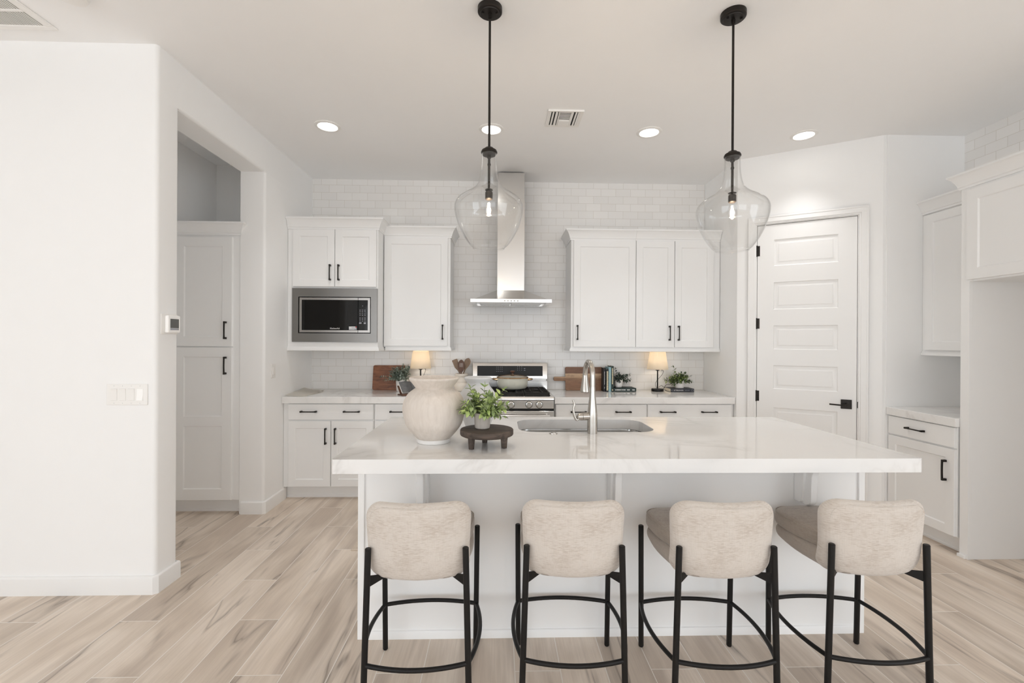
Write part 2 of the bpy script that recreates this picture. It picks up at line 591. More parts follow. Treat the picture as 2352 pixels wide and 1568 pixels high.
def prism(bm, pts, z0, z1):
    a = [bm.verts.new((x, y, z0)) for x, y in pts]
    b = [bm.verts.new((x, y, z1)) for x, y in pts]
    n = len(pts)
    bm.faces.new(list(reversed(a)))
    bm.faces.new(b)
    for i in range(n):
        bm.faces.new((a[i], a[(i + 1) % n], b[(i + 1) % n], b[i]))


def prism_x(bm, pts, x0, x1):       # pts in (y, z)
    a = [bm.verts.new((x0, y, z)) for y, z in pts]
    b = [bm.verts.new((x1, y, z)) for y, z in pts]
    n = len(pts)
    bm.faces.new(list(reversed(a)))
    bm.faces.new(b)
    for i in range(n):
        bm.faces.new((a[i], a[(i + 1) % n], b[(i + 1) % n], b[i]))


def prism_y(bm, pts, y0, y1):       # pts in (x, z)
    a = [bm.verts.new((x, y0, z)) for x, z in pts]
    b = [bm.verts.new((x, y1, z)) for x, z in pts]
    n = len(pts)
    bm.faces.new(list(reversed(a)))
    bm.faces.new(b)
    for i in range(n):
        bm.faces.new((a[i], a[(i + 1) % n], b[(i + 1) % n], b[i]))


def lathe(bm, prof, c=(0, 0, 0), seg=48, closed=False, cap0=False, cap1=False, wob=None):
    rings = []
    for k, (r, z) in enumerate(prof):
        ring = []
        for i in range(seg):
            a = 2 * PI * i / seg
            rr = r * (wob(a, k) if wob else 1.0)
            ring.append(bm.verts.new((c[0] + rr * math.cos(a), c[1] + rr * math.sin(a), c[2] + z)))
        rings.append(ring)
    m = len(rings)
    for k in range(m if closed else m - 1):
        A, B = rings[k], rings[(k + 1) % m]
        for i in range(seg):
            j = (i + 1) % seg
            bm.faces.new((A[i], A[j], B[j], B[i]))
    if cap0:
        bm.faces.new(list(reversed(rings[0])))
    if cap1:
        bm.faces.new(rings[-1])
    return rings


def smooth_profile(pts, n=6):
    out = []
    P = [pts[0]] + list(pts) + [pts[-1]]
    for i in range(1, len(P) - 2):
        p0, p1, p2, p3 = P[i - 1], P[i], P[i + 1], P[i + 2]
        for k in range(n):
            t = k / n
            out.append(tuple(0.5 * ((2 * p1[d]) + (-p0[d] + p2[d]) * t + (2 * p0[d] - 5 * p1[d] + 4 * p2[d] - p3[d]) * t * t + (-p0[d] + 3 * p1[d] - 3 * p2[d] + p3[d]) * t ** 3) for d in range(len(p1))))
    out.append(tuple(pts[-1]))
    return out


def tube(bm, pts, r, seg=12, closed=False, taper=None):
    pts = [Vector(p) for p in pts]
    n = len(pts)
    rings = []
    prev = None
    for i in range(n):
        if closed:
            t = (pts[(i + 1) % n] - pts[i - 1]).normalized()
        else:
            t = (pts[min(i + 1, n - 1)] - pts[max(i - 1, 0)]).normalized()
        if prev is None:
            a = Vector((0, 0, 1)) if abs(t.z) < 0.9 else Vector((1, 0, 0))
            nrm = (a - t * a.dot(t)).normalized()
        else:
            nrm = (prev - t * prev.dot(t)).normalized()
        prev = nrm
        b = t.cross(nrm)
        rr = r if taper is None else taper[i]
        rings.append([bm.verts.new(pts[i] + (nrm * math.cos(2 * PI * k / seg) + b * math.sin(2 * PI * k / seg)) * rr) for k in range(seg)])
    for i in range(n if closed else n - 1):
        A, B = rings[i], rings[(i + 1) % n]
        for k in range(seg):
            j = (k + 1) % seg
            bm.faces.new((A[k], A[j], B[j], B[k]))
    if not closed:
        bm.faces.new(list(reversed(rings[0])))
        bm.faces.new(rings[-1])


def ring_panel(bm, x0, x1, z0, z1, rings):
    """nested rectangles: rings = [(inset, y)], last one capped"""
    prev = None
    for ins, y in rings:
        vs = [bm.verts.new(p) for p in ((x0 + ins, y, z0 + ins), (x1 - ins, y, z0 + ins), (x1 - ins, y, z1 - ins), (x0 + ins, y, z1 - ins))]
        if prev:
            for i in range(4):
                j = (i + 1) % 4
                bm.faces.new((prev[i], prev[j], vs[j], vs[i]))
        prev = vs
    bm.faces.new(prev)


def panel_door(bm, x0, x1, z0, z1, t, panels, prings):
    """slab whose front (y=-t) has panels let into it; prings = [(inset, dy)] with dy measured back from the front"""
    e = 0.0015
    xs = sorted(set([x0 + e, x1 - e] + [p[0] for p in panels] + [p[1] for p in panels]))
    zs = sorted(set([z0 + e, z1 - e] + [p[2] for p in panels] + [p[3] for p in panels]))
    for a, b in zip(xs[:-1], xs[1:]):
        for c, d in zip(zs[:-1], zs[1:]):
            hit = any(p[0] <= a + 1e-6 and b <= p[1] + 1e-6 and p[2] <= c + 1e-6 and d <= p[3] + 1e-6 for p in panels)
            if not hit:
                bm.faces.new([bm.verts.new(q) for q in ((a, -t, c), (b, -t, c), (b, -t, d), (a, -t, d))])
    for p in panels:
        ring_panel(bm, p[0], p[1], p[2], p[3], [(0, -t)] + [(i, -t + dy) for i, dy in prings])
    # sides and back
    A = [bm.verts.new(q) for q in ((x0 + e, -t, z0 + e), (x1 - e, -t, z0 + e), (x1 - e, -t, z1 - e), (x0 + e, -t, z1 - e))]
    B = [bm.verts.new(q) for q in ((x0, -t + e, z0), (x1, -t + e, z0), (x1, -t + e, z1), (x0, -t + e, z1))]
    Cc = [bm.verts.new(q) for q in ((x0, 0, z0), (x1, 0, z0), (x1, 0, z1), (x0, 0, z1))]
    for i in range(4):
        j = (i + 1) % 4
        bm.faces.new((A[i], A[j], B[j], B[i]))
        bm.faces.new((B[i], B[j], Cc[j], Cc[i]))
    bm.faces.new(list(reversed(Cc)))
    bmesh.ops.remove_doubles(bm, verts=bm.verts, dist=1e-5)


SHAKER = [(0.0015, 0.0), (0.004, 0.004), (0.008, 0.0085)]
RAISED = [(0.006, 0.007), (0.014, 0.009), (0.036, 0.0025), (0.0375, 0.0)]


def shaker_mesh(x0, x1, z0, z1, st=0.062, splits=None, t=0.02):
    bm = bmesh.new()
    if splits is None:
        ps = [(x0 + st, x1 - st, z0 + st, z1 - st)]
    else:
        ps = [(x0 + st, x1 - st, a, b) for a, b in splits]
    panel_door(bm, x0, x1, z0, z1, t, ps, SHAKER)
    return bm


def slab_mesh(x0, x1, z0, z1, t=0.02):
    bm = bmesh.new()
    panel_door(bm, x0, x1, z0, z1, t, [], SHAKER)
    return bm


def pull(parent, x, z, vertical=False, L=0.142, y=-0.02):
    """arched bar pull with square feet"""
    bm = bmesh.new()
    h = L / 2
    foot = 0.0075
    n = 10
    proj = 0.030
    def P(s, o, w):      # s along, o out from the door, w across
        return (x + w, y - o, z + s) if vertical else (x + s, y - o, z + w)
    for sgn in (-1, 1):
        vs = [bm.verts.new(P(sgn * (h - foot) + a * foot, o, w * 0.0065 * (1 if o else 1.1))) for o in (0, proj) for a, w in ((-1, -1), (1, -1), (1, 1), (-1, 1))]
        for f in ((0, 1, 2, 3), (4, 7, 6, 5), (0, 4, 5, 1), (1, 5, 6, 2), (2, 6, 7, 3), (3, 7, 4, 0)):
            bm.faces.new([vs[i] for i in f])
    rows = []
    for i in range(n + 1):
        s = -h + L * i / n
        k = 1 - (2 * i / n - 1) ** 2
        o0 = proj - 0.009 + 0.002 * k
        o1 = proj + 0.001 + 0.002 * k
        wd = 0.0050 - 0.0008 * k
        rows.append([bm.verts.new(P(s, o, w)) for o, w in ((o0, -wd), (o0, wd), (o1, wd), (o1, -wd))])
    for A, B in zip(rows[:-1], rows[1:]):
        for k in range(4):
            j = (k + 1) % 4
            bm.faces.new((A[k], A[j], B[j], B[k]))
    bm.faces.new(rows[0])
    bm.faces.new(list(reversed(rows[-1])))
    return link_mesh('handle', bm, 'bronze', parent, bevel=0.0012)


CROWN = [(0.0, 0.0), (0.010, 0.0), (0.010, 0.014), (0.016, 0.018), (0.016, 0.026), (0.020, 0.034), (0.027, 0.052), (0.038, 0.072), (0.050, 0.084), (0.056, 0.087), (0.056, 0.100), (0.0, 0.100)]


def crown_mesh(x0, x1, yf, yb, z, left=True, right=True, rev=None, lback=None, rback=None):
    bm = bmesh.new()
    rows = []
    lb = yb if lback is None else lback
    rb = yb if rback is None else rback
    for o, dz in CROWN:
        pts = []
        if left:
            pts += [(x0 - o, lb), (x0 - o, yf - o)]
        else:
            pts += [(x0, yf - o)]
        if right:
            pts += [(x1 + o, yf - o), (x1 + o, rb)]
        else:
            pts += [(x1, yf - o)]
        rows.append([bm.verts.new((p[0], p[1], z + dz)) for p in pts])
    for A, B in zip(rows, rows[1:] + rows[:1]):
        for i in range(len(A) - 1):
            bm.faces.new((A[i], A[i + 1], B[i + 1], B[i]))
    bm.faces.new([r[0] for r in rows])
    bm.faces.new([r[-1] for r in reversed(rows)])
    return bm


def text_mesh(name, txt, size, mat, parent, loc, rot, extrude=0.0003, align='CENTER', sx=1.0):
    c = bpy.data.curves.new(name, 'FONT')
    c.body = txt
    c.size = size
    c.extrude = extrude
    c.align_x = align
    c.align_y = 'CENTER'
    tmp = bpy.data.objects.new(name + '_tmp', c)
    COL.objects.link(tmp)
    dg = bpy.context.evaluated_depsgraph_get()
    me = bpy.data.meshes.new_from_object(tmp.evaluated_get(dg))
    bpy.data.objects.remove(tmp)
    me.materials.clear()
    me.materials.append(MT[mat])
    o = bpy.data.objects.new(name, me)
    COL.objects.link(o)
    o.parent = parent
    o.location = loc
    o.rotation_euler = rot
    o.scale = (sx, 1, 1)
    return o


# ------------------------------------------------------------------ setting
XL, XR, YB, H = -1.90, 2.137, 4.727, 3.05
P1 = Vector((2.139, 4.068))
P2 = Vector((3.027, 3.528))
XRW = 3.67
DV = (P2 - P1).normalized()
DN = Vector((DV.y, -DV.x))           # out of the pantry wall, towards the room
DANG = math.atan2(DV.y, DV.x)
YPN, YPF = 2.607, 2.781              # left pier
YJ = 3.785                           # far jamb of the opening
ZO = 2.774

struct(link_mesh('floor', nbox((-5.1, 5.1, -7.1, 5.0, -0.05, 0.0)), 'floor'))
# ceiling with four cut-outs left closed by the downlights
struct(link_mesh('ceiling', nbox((-5.1, 5.1, -7.1, 5.0, H, H + 0.1)), 'ceiling'))
struct(link_mesh('wall_back', nbox((XL - 0.0, XR, YB, YB + 0.12, 0, H)), 'tile_back'))


def arc_pts(cx, cy, r, a0, a1, n=5):
    return [(cx + r * math.cos(math.radians(a0 + (a1 - a0) * i / n)), cy + r * math.sin(math.radians(a0 + (a1 - a0) * i / n))) for i in range(n + 1)]


bm = bmesh.new()
R0 = 0.022
prism(bm, [(-5.1, YPN)] + arc_pts(XL - R0, YPN + R0, R0, -90, 0) + arc_pts(XL - R0, YPF - R0, R0, 0, 90) + [(-5.1, YPF)], 0, ZO)
prism(bm, [(-5.1, YPN)] + arc_pts(XL - R0, YPN + R0, R0, -90, 0) + [(XL, YPF - R0), (XL, YPF), (-5.1, YPF)], ZO, H)
struct(link_mesh('wall_left_front', bm, 'wall'))
bm = bmesh.new()
prism(bm, [(XL - 0.197, YB + 0.2), (XL - 0.197, YJ)] + arc_pts(XL - R0, YJ + R0, R0, -90, 0) + [(XL, YB + 0.2)], 0, ZO)
prism(bm, [(XL - 0.197, YB + 0.2), (XL - 0.197, YJ), (XL, YJ), (XL, YJ + R0), (XL, YB + 0.2)], ZO, H)
struct(link_mesh('wall_left', bm, 'wall'))
bm = bmesh.new()      # header over the opening
prism_y(bm, [(XL - 0.197, ZO)] + [(XL - R0 + R0 * math.sin(math.radians(a)), ZO + R0 - R0 * math.cos(math.radians(a))) for a in range(0, 91, 18)] + [(XL, H), (XL - 0.197, H)], YPF, YJ)
struct(link_mesh('wall_left_header', bm, 'wall'))
struct(link_mesh('wall_alcove_left', nbox((-2.80, -2.665, YPF, 4.42, 0, H)), 'wall'))
struct(link_mesh('wall_alcove_back', nbox((-2.80, XL - 0.197, 4.405, 4.55, 0, H)), 'wall'))
struct(link_mesh('wall_pantry_side', nbox((XR + 0.002, XR + 0.1, 4.07, YB + 0.12, 0, H)), 'wall'))

# pantry wall (angled) with door opening s 0.162 .. 0.870, z < 2.437
DS0, DS1, DZ = 0.157, 0.873, 2.440


def diag(name, bm, mat, parent=None, **k):
    o = link_mesh(name, bm, mat, parent, **k)
    if parent is None:
        o.location = (P1.x, P1.y, 0)
        o.rotation_euler = (0, 0, DANG)
    return o


LW = (P2 - P1).length
bm = bmesh.new()
box(bm, -0.0, DS0 - 0.012, 0, 0.11, 0, H)
R1 = 0.010
prism(bm, [(DS1 + 0.012, 0)] + arc_pts(LW - R1, R1, R1, -90, -60, 3) + [(LW + 0.012, 0.010), (LW + 0.05, 0.11), (DS1 + 0.012, 0.11)], 0, H)
box(bm, DS0 - 0.012, DS1 + 0.012, 0, 0.11, DZ + 0.012, H)
struct(diag('wall_pantry', bm, 'wall'))
# door slab, frame and casing (local x along the wall, local -y faces the room)
dm = bmesh.new()
W_ = DS1 - DS0
st = 0.128
zz = [(2.309, 2.077), (1.937, 1.692), (1.565, 1.354), (1.212, 1.008), (0.850, 0.640), (0.480, 0.250)]
zz = [(2.306, 2.077), (1.936, 1.700), (1.560, 1.354), (1.216, 1.012), (0.850, 0.215)]
panel_door(dm, 0.003, W_ - 0.003, 0.012, DZ - 0.005, 0.035, [(st, W_ - st, b, a) for a, b in zz], RAISED)
door = bpy.data.objects.new('door_1', None)
COL.objects.link(door)
door.location = (P1.x + DV.x * DS0 - DN.x * 0.036, P1.y + DV.y * DS0 - DN.y * 0.036, 0)
door.rotation_euler = (0, 0, DANG)
struct(door)
link_mesh('door_panel', dm, 'trim', door)
for z in (2.216, 1.579, 0.945, 0.25):
    bm = bmesh.new()
    tube(bm, [(-0.003, -0.040, z - 0.048), (-0.003, -0.040, z + 0.048)], 0.0075, 12)
    box(bm, -0.006, 0.022, -0.0365, -0.0345, z - 0.045, z + 0.045)
    link_mesh('hinge', bm, 'bronze', door)
bm = nbox((0.627 - 0.018, 0.627 + 0.055, -0.044, -0.035, 0.878, 0.953))
ph = link_mesh('handle_plate', bm, 'bronze', door, bevel=0.0015)
bm = bmesh.new()
tube(bm, [(0.652, -0.040, 0.911), (0.652, -0.078, 0.911)], 0.015, 20)
tube(bm, smooth_profile([(0.652, -0.083, 0.911), (0.63, -0.088, 0.911), (0.60, -0.088, 0.911), (0.55, -0.086, 0.913), (0.528, -0.084, 0.914)], 4), 0.0062, 12)
link_mesh('door_lever', bm, 'bronze', door)
bm = bmesh.new()
prism_x(bm, [(-0.044, 0.89), (-0.040, 0.90), (-0.040, 0.93), (-0.044, 0.94), (-0.034, 0.94), (-0.034, 0.89)], W_ + 0.001, W_ + 0.010)
link_mesh('strike_plate', bm, 'bronze', door)
# jamb + casing as trim
bm = bmesh.new()
box(bm, DS0 - 0.012, DS0, 0.0, 0.11, 0, DZ + 0.012)
box(bm, DS1, DS1 + 0.012, 0.0, 0.11, 0, DZ + 0.012)
box(bm, DS0, DS1, 0.0, 0.11, DZ, DZ + 0.012)
cw = 0.064
# casing with a stepped profile, mitred: two nested frames
for a, b, t in ((0.0, cw, 0.012), (0.014, cw, 0.018), (0.050, cw, 0.0205)):
    a0 = 0.006 + a
    b0 = 0.006 + b
    box(bm, DS0 - b0, DS0 - a0, -t, 0.0, 0, DZ + a0)
    box(bm, DS1 + a0, DS1 + b0, -t, 0.0, 0, DZ + a0)
    box(bm, DS0 - b0, DS1 + b0, -t, 0.0, DZ + a0, DZ + b0)
tr = struct(diag('trim_1', bm, 'trim', bevel=0.0015))
struct(link_mesh('door_backing', nbox((DS0, DS1, 0.085, 0.105, 0, DZ)), 'gap', loc=(P1.x, P1.y, 0), rz=DANG))
bpy.data.objects['door_backing'].name = 'door_backing_sheet'  # plain dark sheet backing the door opening

struct(link_mesh('wall_niche', nbox((3.045, XRW + 0.1, 3.525, 3.62, 0, H)), 'wall'))
struct(link_mesh('wall_right', nbox((XRW, XRW + 0.12, 1.0, 3.62, 0, H)), 'tile_right'))
# great room behind the camera
struct(link_mesh('wall_rear', nbox((-5.1, -4.5, -7.1, -7.0, 0, H), (-0.6, -0.05, -7.1, -7.0, 0, H), (3.85, 5.1, -7.1, -7.0, 0, H), (-4.5, -0.6, -7.1, -7.0, 2.6, H), (-0.05, 3.85, -7.1, -7.0, 2.6, H), (-4.5, -0.6, -7.1, -7.0, 0, 0.1), (-0.05, 3.85, -7.1, -7.0, 0, 0.1)), 'wall'))
struct(link_mesh('wall_left_rear', nbox((-5.1, -5.0, -7.1, -5.8, 0, H), (-5.1, -5.0, -1.4, 2.7, 0, H), (-5.1, -5.0, -5.8, -1.4, 2.6, H), (-5.1, -5.0, -5.8, -1.4, 0, 0.1)), 'wall'))
struct(link_mesh('wall_right_rear', nbox((5.0, 5.1, -7.1, -4.8, 0, H), (5.0, 5.1, -0.4, 1.1, 0, H), (5.0, 5.1, -4.8, -0.4, 2.6, H), (5.0, 5.1, -4.8, -0.4, 0, 0.1), (XRW + 0.12, 5.0, 1.0, 1.1, 0, H)), 'wall'))


def window_frame(name, x0, x1, z0, z1, loc, rz):
    bm = bmesh.new()
    for a, b, c, d in ((x0, x1, z0, z0 + 0.06), (x0, x1, z1 - 0.06, z1), (x0, x0 + 0.06, z0, z1), (x1 - 0.06, x1, z0, z1), ((x0 + x1) / 2 - 0.03, (x0 + x1) / 2 + 0.03, z0, z1)):
        box(bm, a, b, -0.03, 0.03, c, d)
    return struct(link_mesh(name, bm, 'trim', loc=loc, rz=rz))


window_frame('window_1', -4.5, -0.6, 0.1, 2.6, (0, -7.05, 0), 0)
window_frame('window_2', -0.05, 3.85, 0.1, 2.6, (0, -7.05, 0), 0)
window_frame('added_window_left', 1.4, 5.8, 0.1, 2.6, (-5.05, 0, 0), -PI / 2)  # unseen left window, added to frame the side fill light
window_frame('added_window_right', 0.4, 4.8, 0.1, 2.6, (5.05, 0, 0), -PI / 2)  # unseen right window, added for more fill from that side

# baseboards


def baseboard(name, pts, h=0.102, t=0.014, back=0.004):
    """pts: wall line; board on the right-hand side of the direction of travel"""
    bm = bmesh.new()
    prof = [(0.0, 0.0), (t, 0.0), (t, h - 0.012), (t - 0.003, h - 0.004), (t - 0.008, h), (0.0, h)]
    n = len(pts)
    V = [Vector(p) for p in pts]
    rows = []
    for i in range(n):
        if i == 0:
            d = (V[1] - V[0]).normalized(); nr = Vector((d.y, -d.x)); sc = 1
        elif i == n - 1:
            d = (V[-1] - V[-2]).normalized(); nr = Vector((d.y, -d.x)); sc = 1
        else:
            d0 = (V[i] - V[i - 1]).normalized(); d1 = (V[i + 1] - V[i]).normalized()
            n0 = Vector((d0.y, -d0.x)); n1 = Vector((d1.y, -d1.x))
            nr = (n0 + n1).normalized(); sc = 1 / max(0.3, nr.dot(n0))
        rows.append([bm.verts.new((V[i].x + nr.x * sc * o, V[i].y + nr.y * sc * o, z)) for o, z in prof])
    for A, B in zip(rows[:-1], rows[1:]):
        for k in range(len(prof)):
            j = (k + 1) % len(prof)
            bm.faces.new((A[k], A[j], B[j], B[k]))
    bm.faces.new(rows[0])
    bm.faces.new(list(reversed(rows[-1])))
    return struct(link_mesh(name, bm, 'trim'))


c_ = 0.012
baseboard('baseboard_left_front', [(-4.98, YPN), (XL - c_, YPN), (XL, YPN + c_), (XL, YPF - 0.004), (XL - 0.03, YPF)])
baseboard('baseboard_left', [(XL - 0.180, YJ), (XL - c_, YJ), (XL, YJ + c_), (XL, 4.15)])
baseboard('baseboard_pantry', [(P1.x + DV.x * 0.945, P1.y + DV.y * 0.945), (P2.x, P2.y)])
baseboard('baseboard_rear', [(5.0, -7.0), (-5.0, -7.0)])


# ------------------------------------------------------------------ cabinets
def cabinet(name, label, loc, rz, x0, x1, depth, z0, z1, toe=False, rail=None, crown=None, stiles=None, group=None, cat='cabinet'):
    """local: y=0 is the face frame, -y is out, x to the right seen from the front"""
    t = thing(name, label, cat, loc, rz, group)
    bm = bmesh.new()
    if toe:
        box(bm, x0, x1, 0, depth, 0.114, z1)
        box(bm, x0 + 0.0, x1, 0.07, depth, 0.0, 0.114)
    else:
        box(bm, x0, x1, 0, depth, z0, z1)
    link_mesh('cabinet_body', bm, 'cabinet', t, bevel=0.001)
    if toe:
        bm = bmesh.new()
        prism_x(bm, [(0.069, 0.0), (0.060, 0.0), (0.060, 0.012), (0.065, 0.018), (0.069, 0.018)], x0, x1)
        link_mesh('shoe_molding', bm, 'cabinet', t)
    return t


def add_door(t, x0, x1, z0, z1, hx=None, hz=None, splits=None, vertical=True, st=0.06):
    d = link_mesh('door', shaker_mesh(x0, x1, z0, z1, st, splits), 'cabinet', t)
    if hx is not None:
        pull(d, hx, hz, vertical)
    return d


def add_drawer(t, x0, x1, z0, z1, hs, hz):
    d = link_mesh('drawer', slab_mesh(x0, x1, z0, z1), 'cabinet', t)
    for h in hs:
        pull(d, h, hz, False)
    return d


def rail_mesh(x0, x1, yf, yb, z0, z1, left, right, p=0.012):
    bm = bmesh.new()
    a = x0 - (p if left else 0)
    b = x1 + (p if right else 0)
    box(bm, a, b, yf - p, yb, z0, z1 - 0.012)
    box(bm, a + (0.006 if left else 0), b - (0.006 if right else 0), yf - p + 0.006, yb, z1 - 0.012, z1)
    return bm


FU = 4.385      # face frame plane of the wall cabinets
# left, with microwave: deeper
FM = 4.185
t = cabinet('wall_cabinet', 'white wall cabinet with built-in microwave, against the left wall', (0, FM, 0), 0, XL + 0.003, -1.092, YB - FM - 0.004, 1.352, 2.412)
bpy.data.objects.remove(t.children[0])
bm = bmesh.new()     # carcass with a microwave opening
d_ = YB - FM - 0.004
box(bm, XL + 0.003, -1.092, 0, d_, 1.878, 2.412)
box(bm, XL + 0.003, -1.092, 0, d_, 1.352, 1.396)
box(bm, XL + 0.003, -1.850, 0, d_, 1.396, 1.878)
box(bm, -1.112, -1.092, 0, d_, 1.396, 1.878)
box(bm, -1.850, -1.112, d_ - 0.02, d_, 1.396, 1.878)
link_mesh('cabinet_body', bm, 'cabinet', t, bevel=0.001)
add_door(t, -1.846, -1.478, 1.893, 2.405, -1.512, 2.018)
add_door(t, -1.471, -1.106, 1.893, 2.405, -1.436, 2.018)
link_mesh('light_rail', rail_mesh(XL + 0.003, -1.092, 0, d_, 1.318, 1.352, False, True), 'cabinet', t)
link_mesh('crown_molding', crown_mesh(XL + 0.004, -1.092, 0, d_, 2.408, False, True), 'cabinet', t)
# microwave
mw = thing('microwave', 'built-in microwave with stainless trim kit and black glass door', 'microwave', (-1.474, FM, 1.396), 0)
w2, hh_ = 0.378, 0.482
bm = bmesh.new()
fr = [(-w2, w2, 0.0, hh_), (-0.322, 0.322, 0.078, 0.405)]
a, b = fr
for q in ((a[0], a[1], a[2], b[2]), (a[0], a[1], b[3], a[3]), (a[0], b[0], b[2], b[3]), (b[1], a[1], b[2], b[3])):
    box(bm, q[0], q[1], -0.016, -0.0005, q[2], q[3])
bmesh.ops.remove_doubles(bm, verts=bm.verts, dist=1e-5)
link_mesh('trim_kit', bm, 'steel_dark', mw)
link_mesh('microwave_body', nbox((-0.318, 0.318, 0.006, 0.40, 0.080, 0.402)), 'gap', mw)


def frame_boxes(bm, x0, x1, z0, z1, w, y0, y1):
    box(bm, x0, x1, y0, y1, z0, z0 + w)
    box(bm, x0, x1, y0, y1, z1 - w, z1)
    box(bm, x0, x0 + w, y0, y1, z0 + w, z1 - w)
    box(bm, x1 - w, x1, y0, y1, z0 + w, z1 - w)


bm = bmesh.new()
box(bm, -0.314, 0.204, -0.012, 0.006, 0.086, 0.106)
box(bm, -0.314, 0.204, -0.012, 0.006, 0.378, 0.398)
box(bm, -0.314, -0.294, -0.012, 0.006, 0.106, 0.378)
dfm = link_mesh('door_frame', bm, 'steel_mid', mw)
link_mesh('door_glass', nbox((-0.294, 0.204, -0.010, 0.006, 0.106, 0.378)), 'black_glass', mw)
text_mesh('brand_lettering', 'KitchenAid', 0.019, 'white_ink', mw, (0.0, -0.0105, 0.122), (PI / 2, 0, 0))
stk = link_mesh('sticker', nbox((0.125, 0.195, -0.0108, -0.0100, 0.110, 0.140)), 'grey_ink', mw)
bm = nbox((0.127, 0.183, -0.0113, -0.0107, 0.133, 0.139), (0.127, 0.150, -0.0113, -0.0107, 0.126, 0.129), (0.127, 0.186, -0.0113, -0.0107, 0.120, 0.123), (0.127, 0.175, -0.0113, -0.0107, 0.113, 0.116))
link_mesh('sticker_lines', bm, 'white_ink', stk)
link_mesh('sticker_mark', nbox((0.185, 0.195, -0.0113, -0.0107, 0.132, 0.140)), 'red_ink', stk)
bm = bmesh.new()
box(bm, 0.208, 0.314, -0.012, 0.006, 0.086, 0.106)
box(bm, 0.208, 0.314, -0.012, 0.006, 0.378, 0.398)
box(bm, 0.294, 0.314, -0.012, 0.006, 0.106, 0.378)
cf = link_mesh('control_frame', bm, 'steel_mid', mw)
cp = link_mesh('control_panel', nbox((0.208, 0.294, -0.010, 0.006, 0.106, 0.378)), 'black_glass', mw)
bm = bmesh.new()
for r_, z in enumerate((0.288, 0.273, 0.255, 0.240, 0.218, 0.205, 0.190)):
    for x in (0.225, 0.246, 0.268):
        box(bm, x - 0.006, x + 0.006, -0.0106, -0.0100, z - 0.0018, z + 0.0018)
link_mesh('keypad', bm, 'grey_ink', cp)
link_mesh('stop_key', nbox((0.216, 0.238, -0.0106, -0.0100, 0.166, 0.178)), 'grey_ink', cp, bevel=0.003)
link_mesh('start_key', nbox((0.258, 0.276, -0.0106, -0.0100, 0.164, 0.178)), 'grey_ink', cp, bevel=0.003)
link_mesh('clock_digit', nbox((0.246, 0.250, -0.0106, -0.0100, 0.322, 0.330)), 'grey_ink', cp)

# wall cabinet left of the hood
t = cabinet('wall_cabinet', 'white single-door wall cabinet between microwave cabinet and range hood', (0, FU, 0), 0, -1.088, -0.463, YB - FU - 0.004, 1.352, 2.39)
add_door(t, -1.084, -0.487, 1.362, 2.386, -0.531, 1.494)
link_mesh('light_rail', rail_mesh(-1.074, -0.463, 0, YB - FU - 0.004, 1.320, 1.352, False, True), 'cabinet', t)
link_mesh('crown_molding', crown_mesh(-1.086, -0.463, 0, YB - FU - 0.004, 2.388, False, True), 'cabinet', t)
# right side
t = cabinet('wall_cabinet', 'white single-door wall cabinet right of the range hood', (0, FU, 0), 0, 0.690, 1.3095, YB - FU - 0.004, 1.352, 2.385)
add_door(t, 0.713, 1.308, 1.362, 2.381, 0.749, 1.498)
link_mesh('light_rail', rail_mesh(0.690, 1.3095, 0, YB - FU - 0.004, 1.320, 1.352, True, False), 'cabinet', t)
link_mesh('crown_molding', crown_mesh(0.690, 1.3095, 0, YB - FU - 0.004, 2.383, True, False), 'cabinet', t)
t = cabinet('wall_cabinet', 'white double-door wall cabinet next to the pantry wall, above the right table lamp', (0, FU, 0), 0, 1.3105, 2.134, YB - FU - 0.004, 1.352, 2.385)
add_door(t, 1.315, 1.684, 1.362, 2.381, 1.636, 1.497)
add_door(t, 1.691, 2.066, 1.362, 2.381, 1.724, 1.497)
link_mesh('light_rail', rail_mesh(1.3105, 2.134, 0, YB - FU - 0.004, 1.320, 1.352, False, False), 'cabinet', t)
link_mesh('crown_molding', crown_mesh(1.3105, 2.134, 0, YB - FU - 0.004, 2.383, False, False), 'cabinet', t)

# base cabinets, back run
FB = 4.118
db = YB - FB - 0.004


def base_cab(label, x0, x1, dx0, dx1, handles, two=True):
    t = cabinet('base_cabinet', label, (0, FB, 0), 0, x0, x1, db, 0.114, 0.855, toe=True)
    add_drawer(t, dx0, dx1, 0.711, 0.848, handles, 0.783)
    m_ = (dx0 + dx1) / 2
    if two:
        add_door(t, dx0, m_ - 0.003, 0.120, 0.698, m_ - 0.042, 0.567)
        add_door(t, m_ + 0.003, dx1, 0.120, 0.698, m_ + 0.042, 0.567)
    return t


base_cab('white base cabinet at the left wall, wide drawer over two doors', XL + 0.003, -1.100, -1.848, -1.107, (-1.668, -1.294))
base_cab('white base cabinet between leftmost base cabinet and range, behind the beige vase', -1.098, -0.270, -1.092, -0.278, (-0.888, -0.47))
base_cab('white base cabinet just right of the range, behind the faucet', 0.502, 1.338, 0.514, 1.334, (0.718, 1.121))
base_cab('white base cabinet at the right end of the back run, beside the pantry wall', 1.340, 2.134, 1.346, 2.110, (1.525, 1.902))

# worktops


def slab_top(name, label, pts, z0, z1, bev=0.003):
    bm = bmesh.new()
    prism(bm, pts, z0, z1)
    o = link_mesh(name, bm, 'quartz', bevel=bev)
    return tag(o, label, 'worktop')


YC = 4.080
slab_top('worktop', 'white quartz worktop left of the range, with brown cutting board', [(XL + 0.002, YC), (-0.268, YC), (-0.268, YB - 0.002), (XL + 0.002, YB - 0.002)], 0.8555, 0.914)
slab_top('worktop', 'white quartz worktop right of the range, with books and a lamp', [(0.500, YC), (2.135, YC), (2.135, YB - 0.002), (0.500, YB - 0.002)], 0.8555, 0.914)

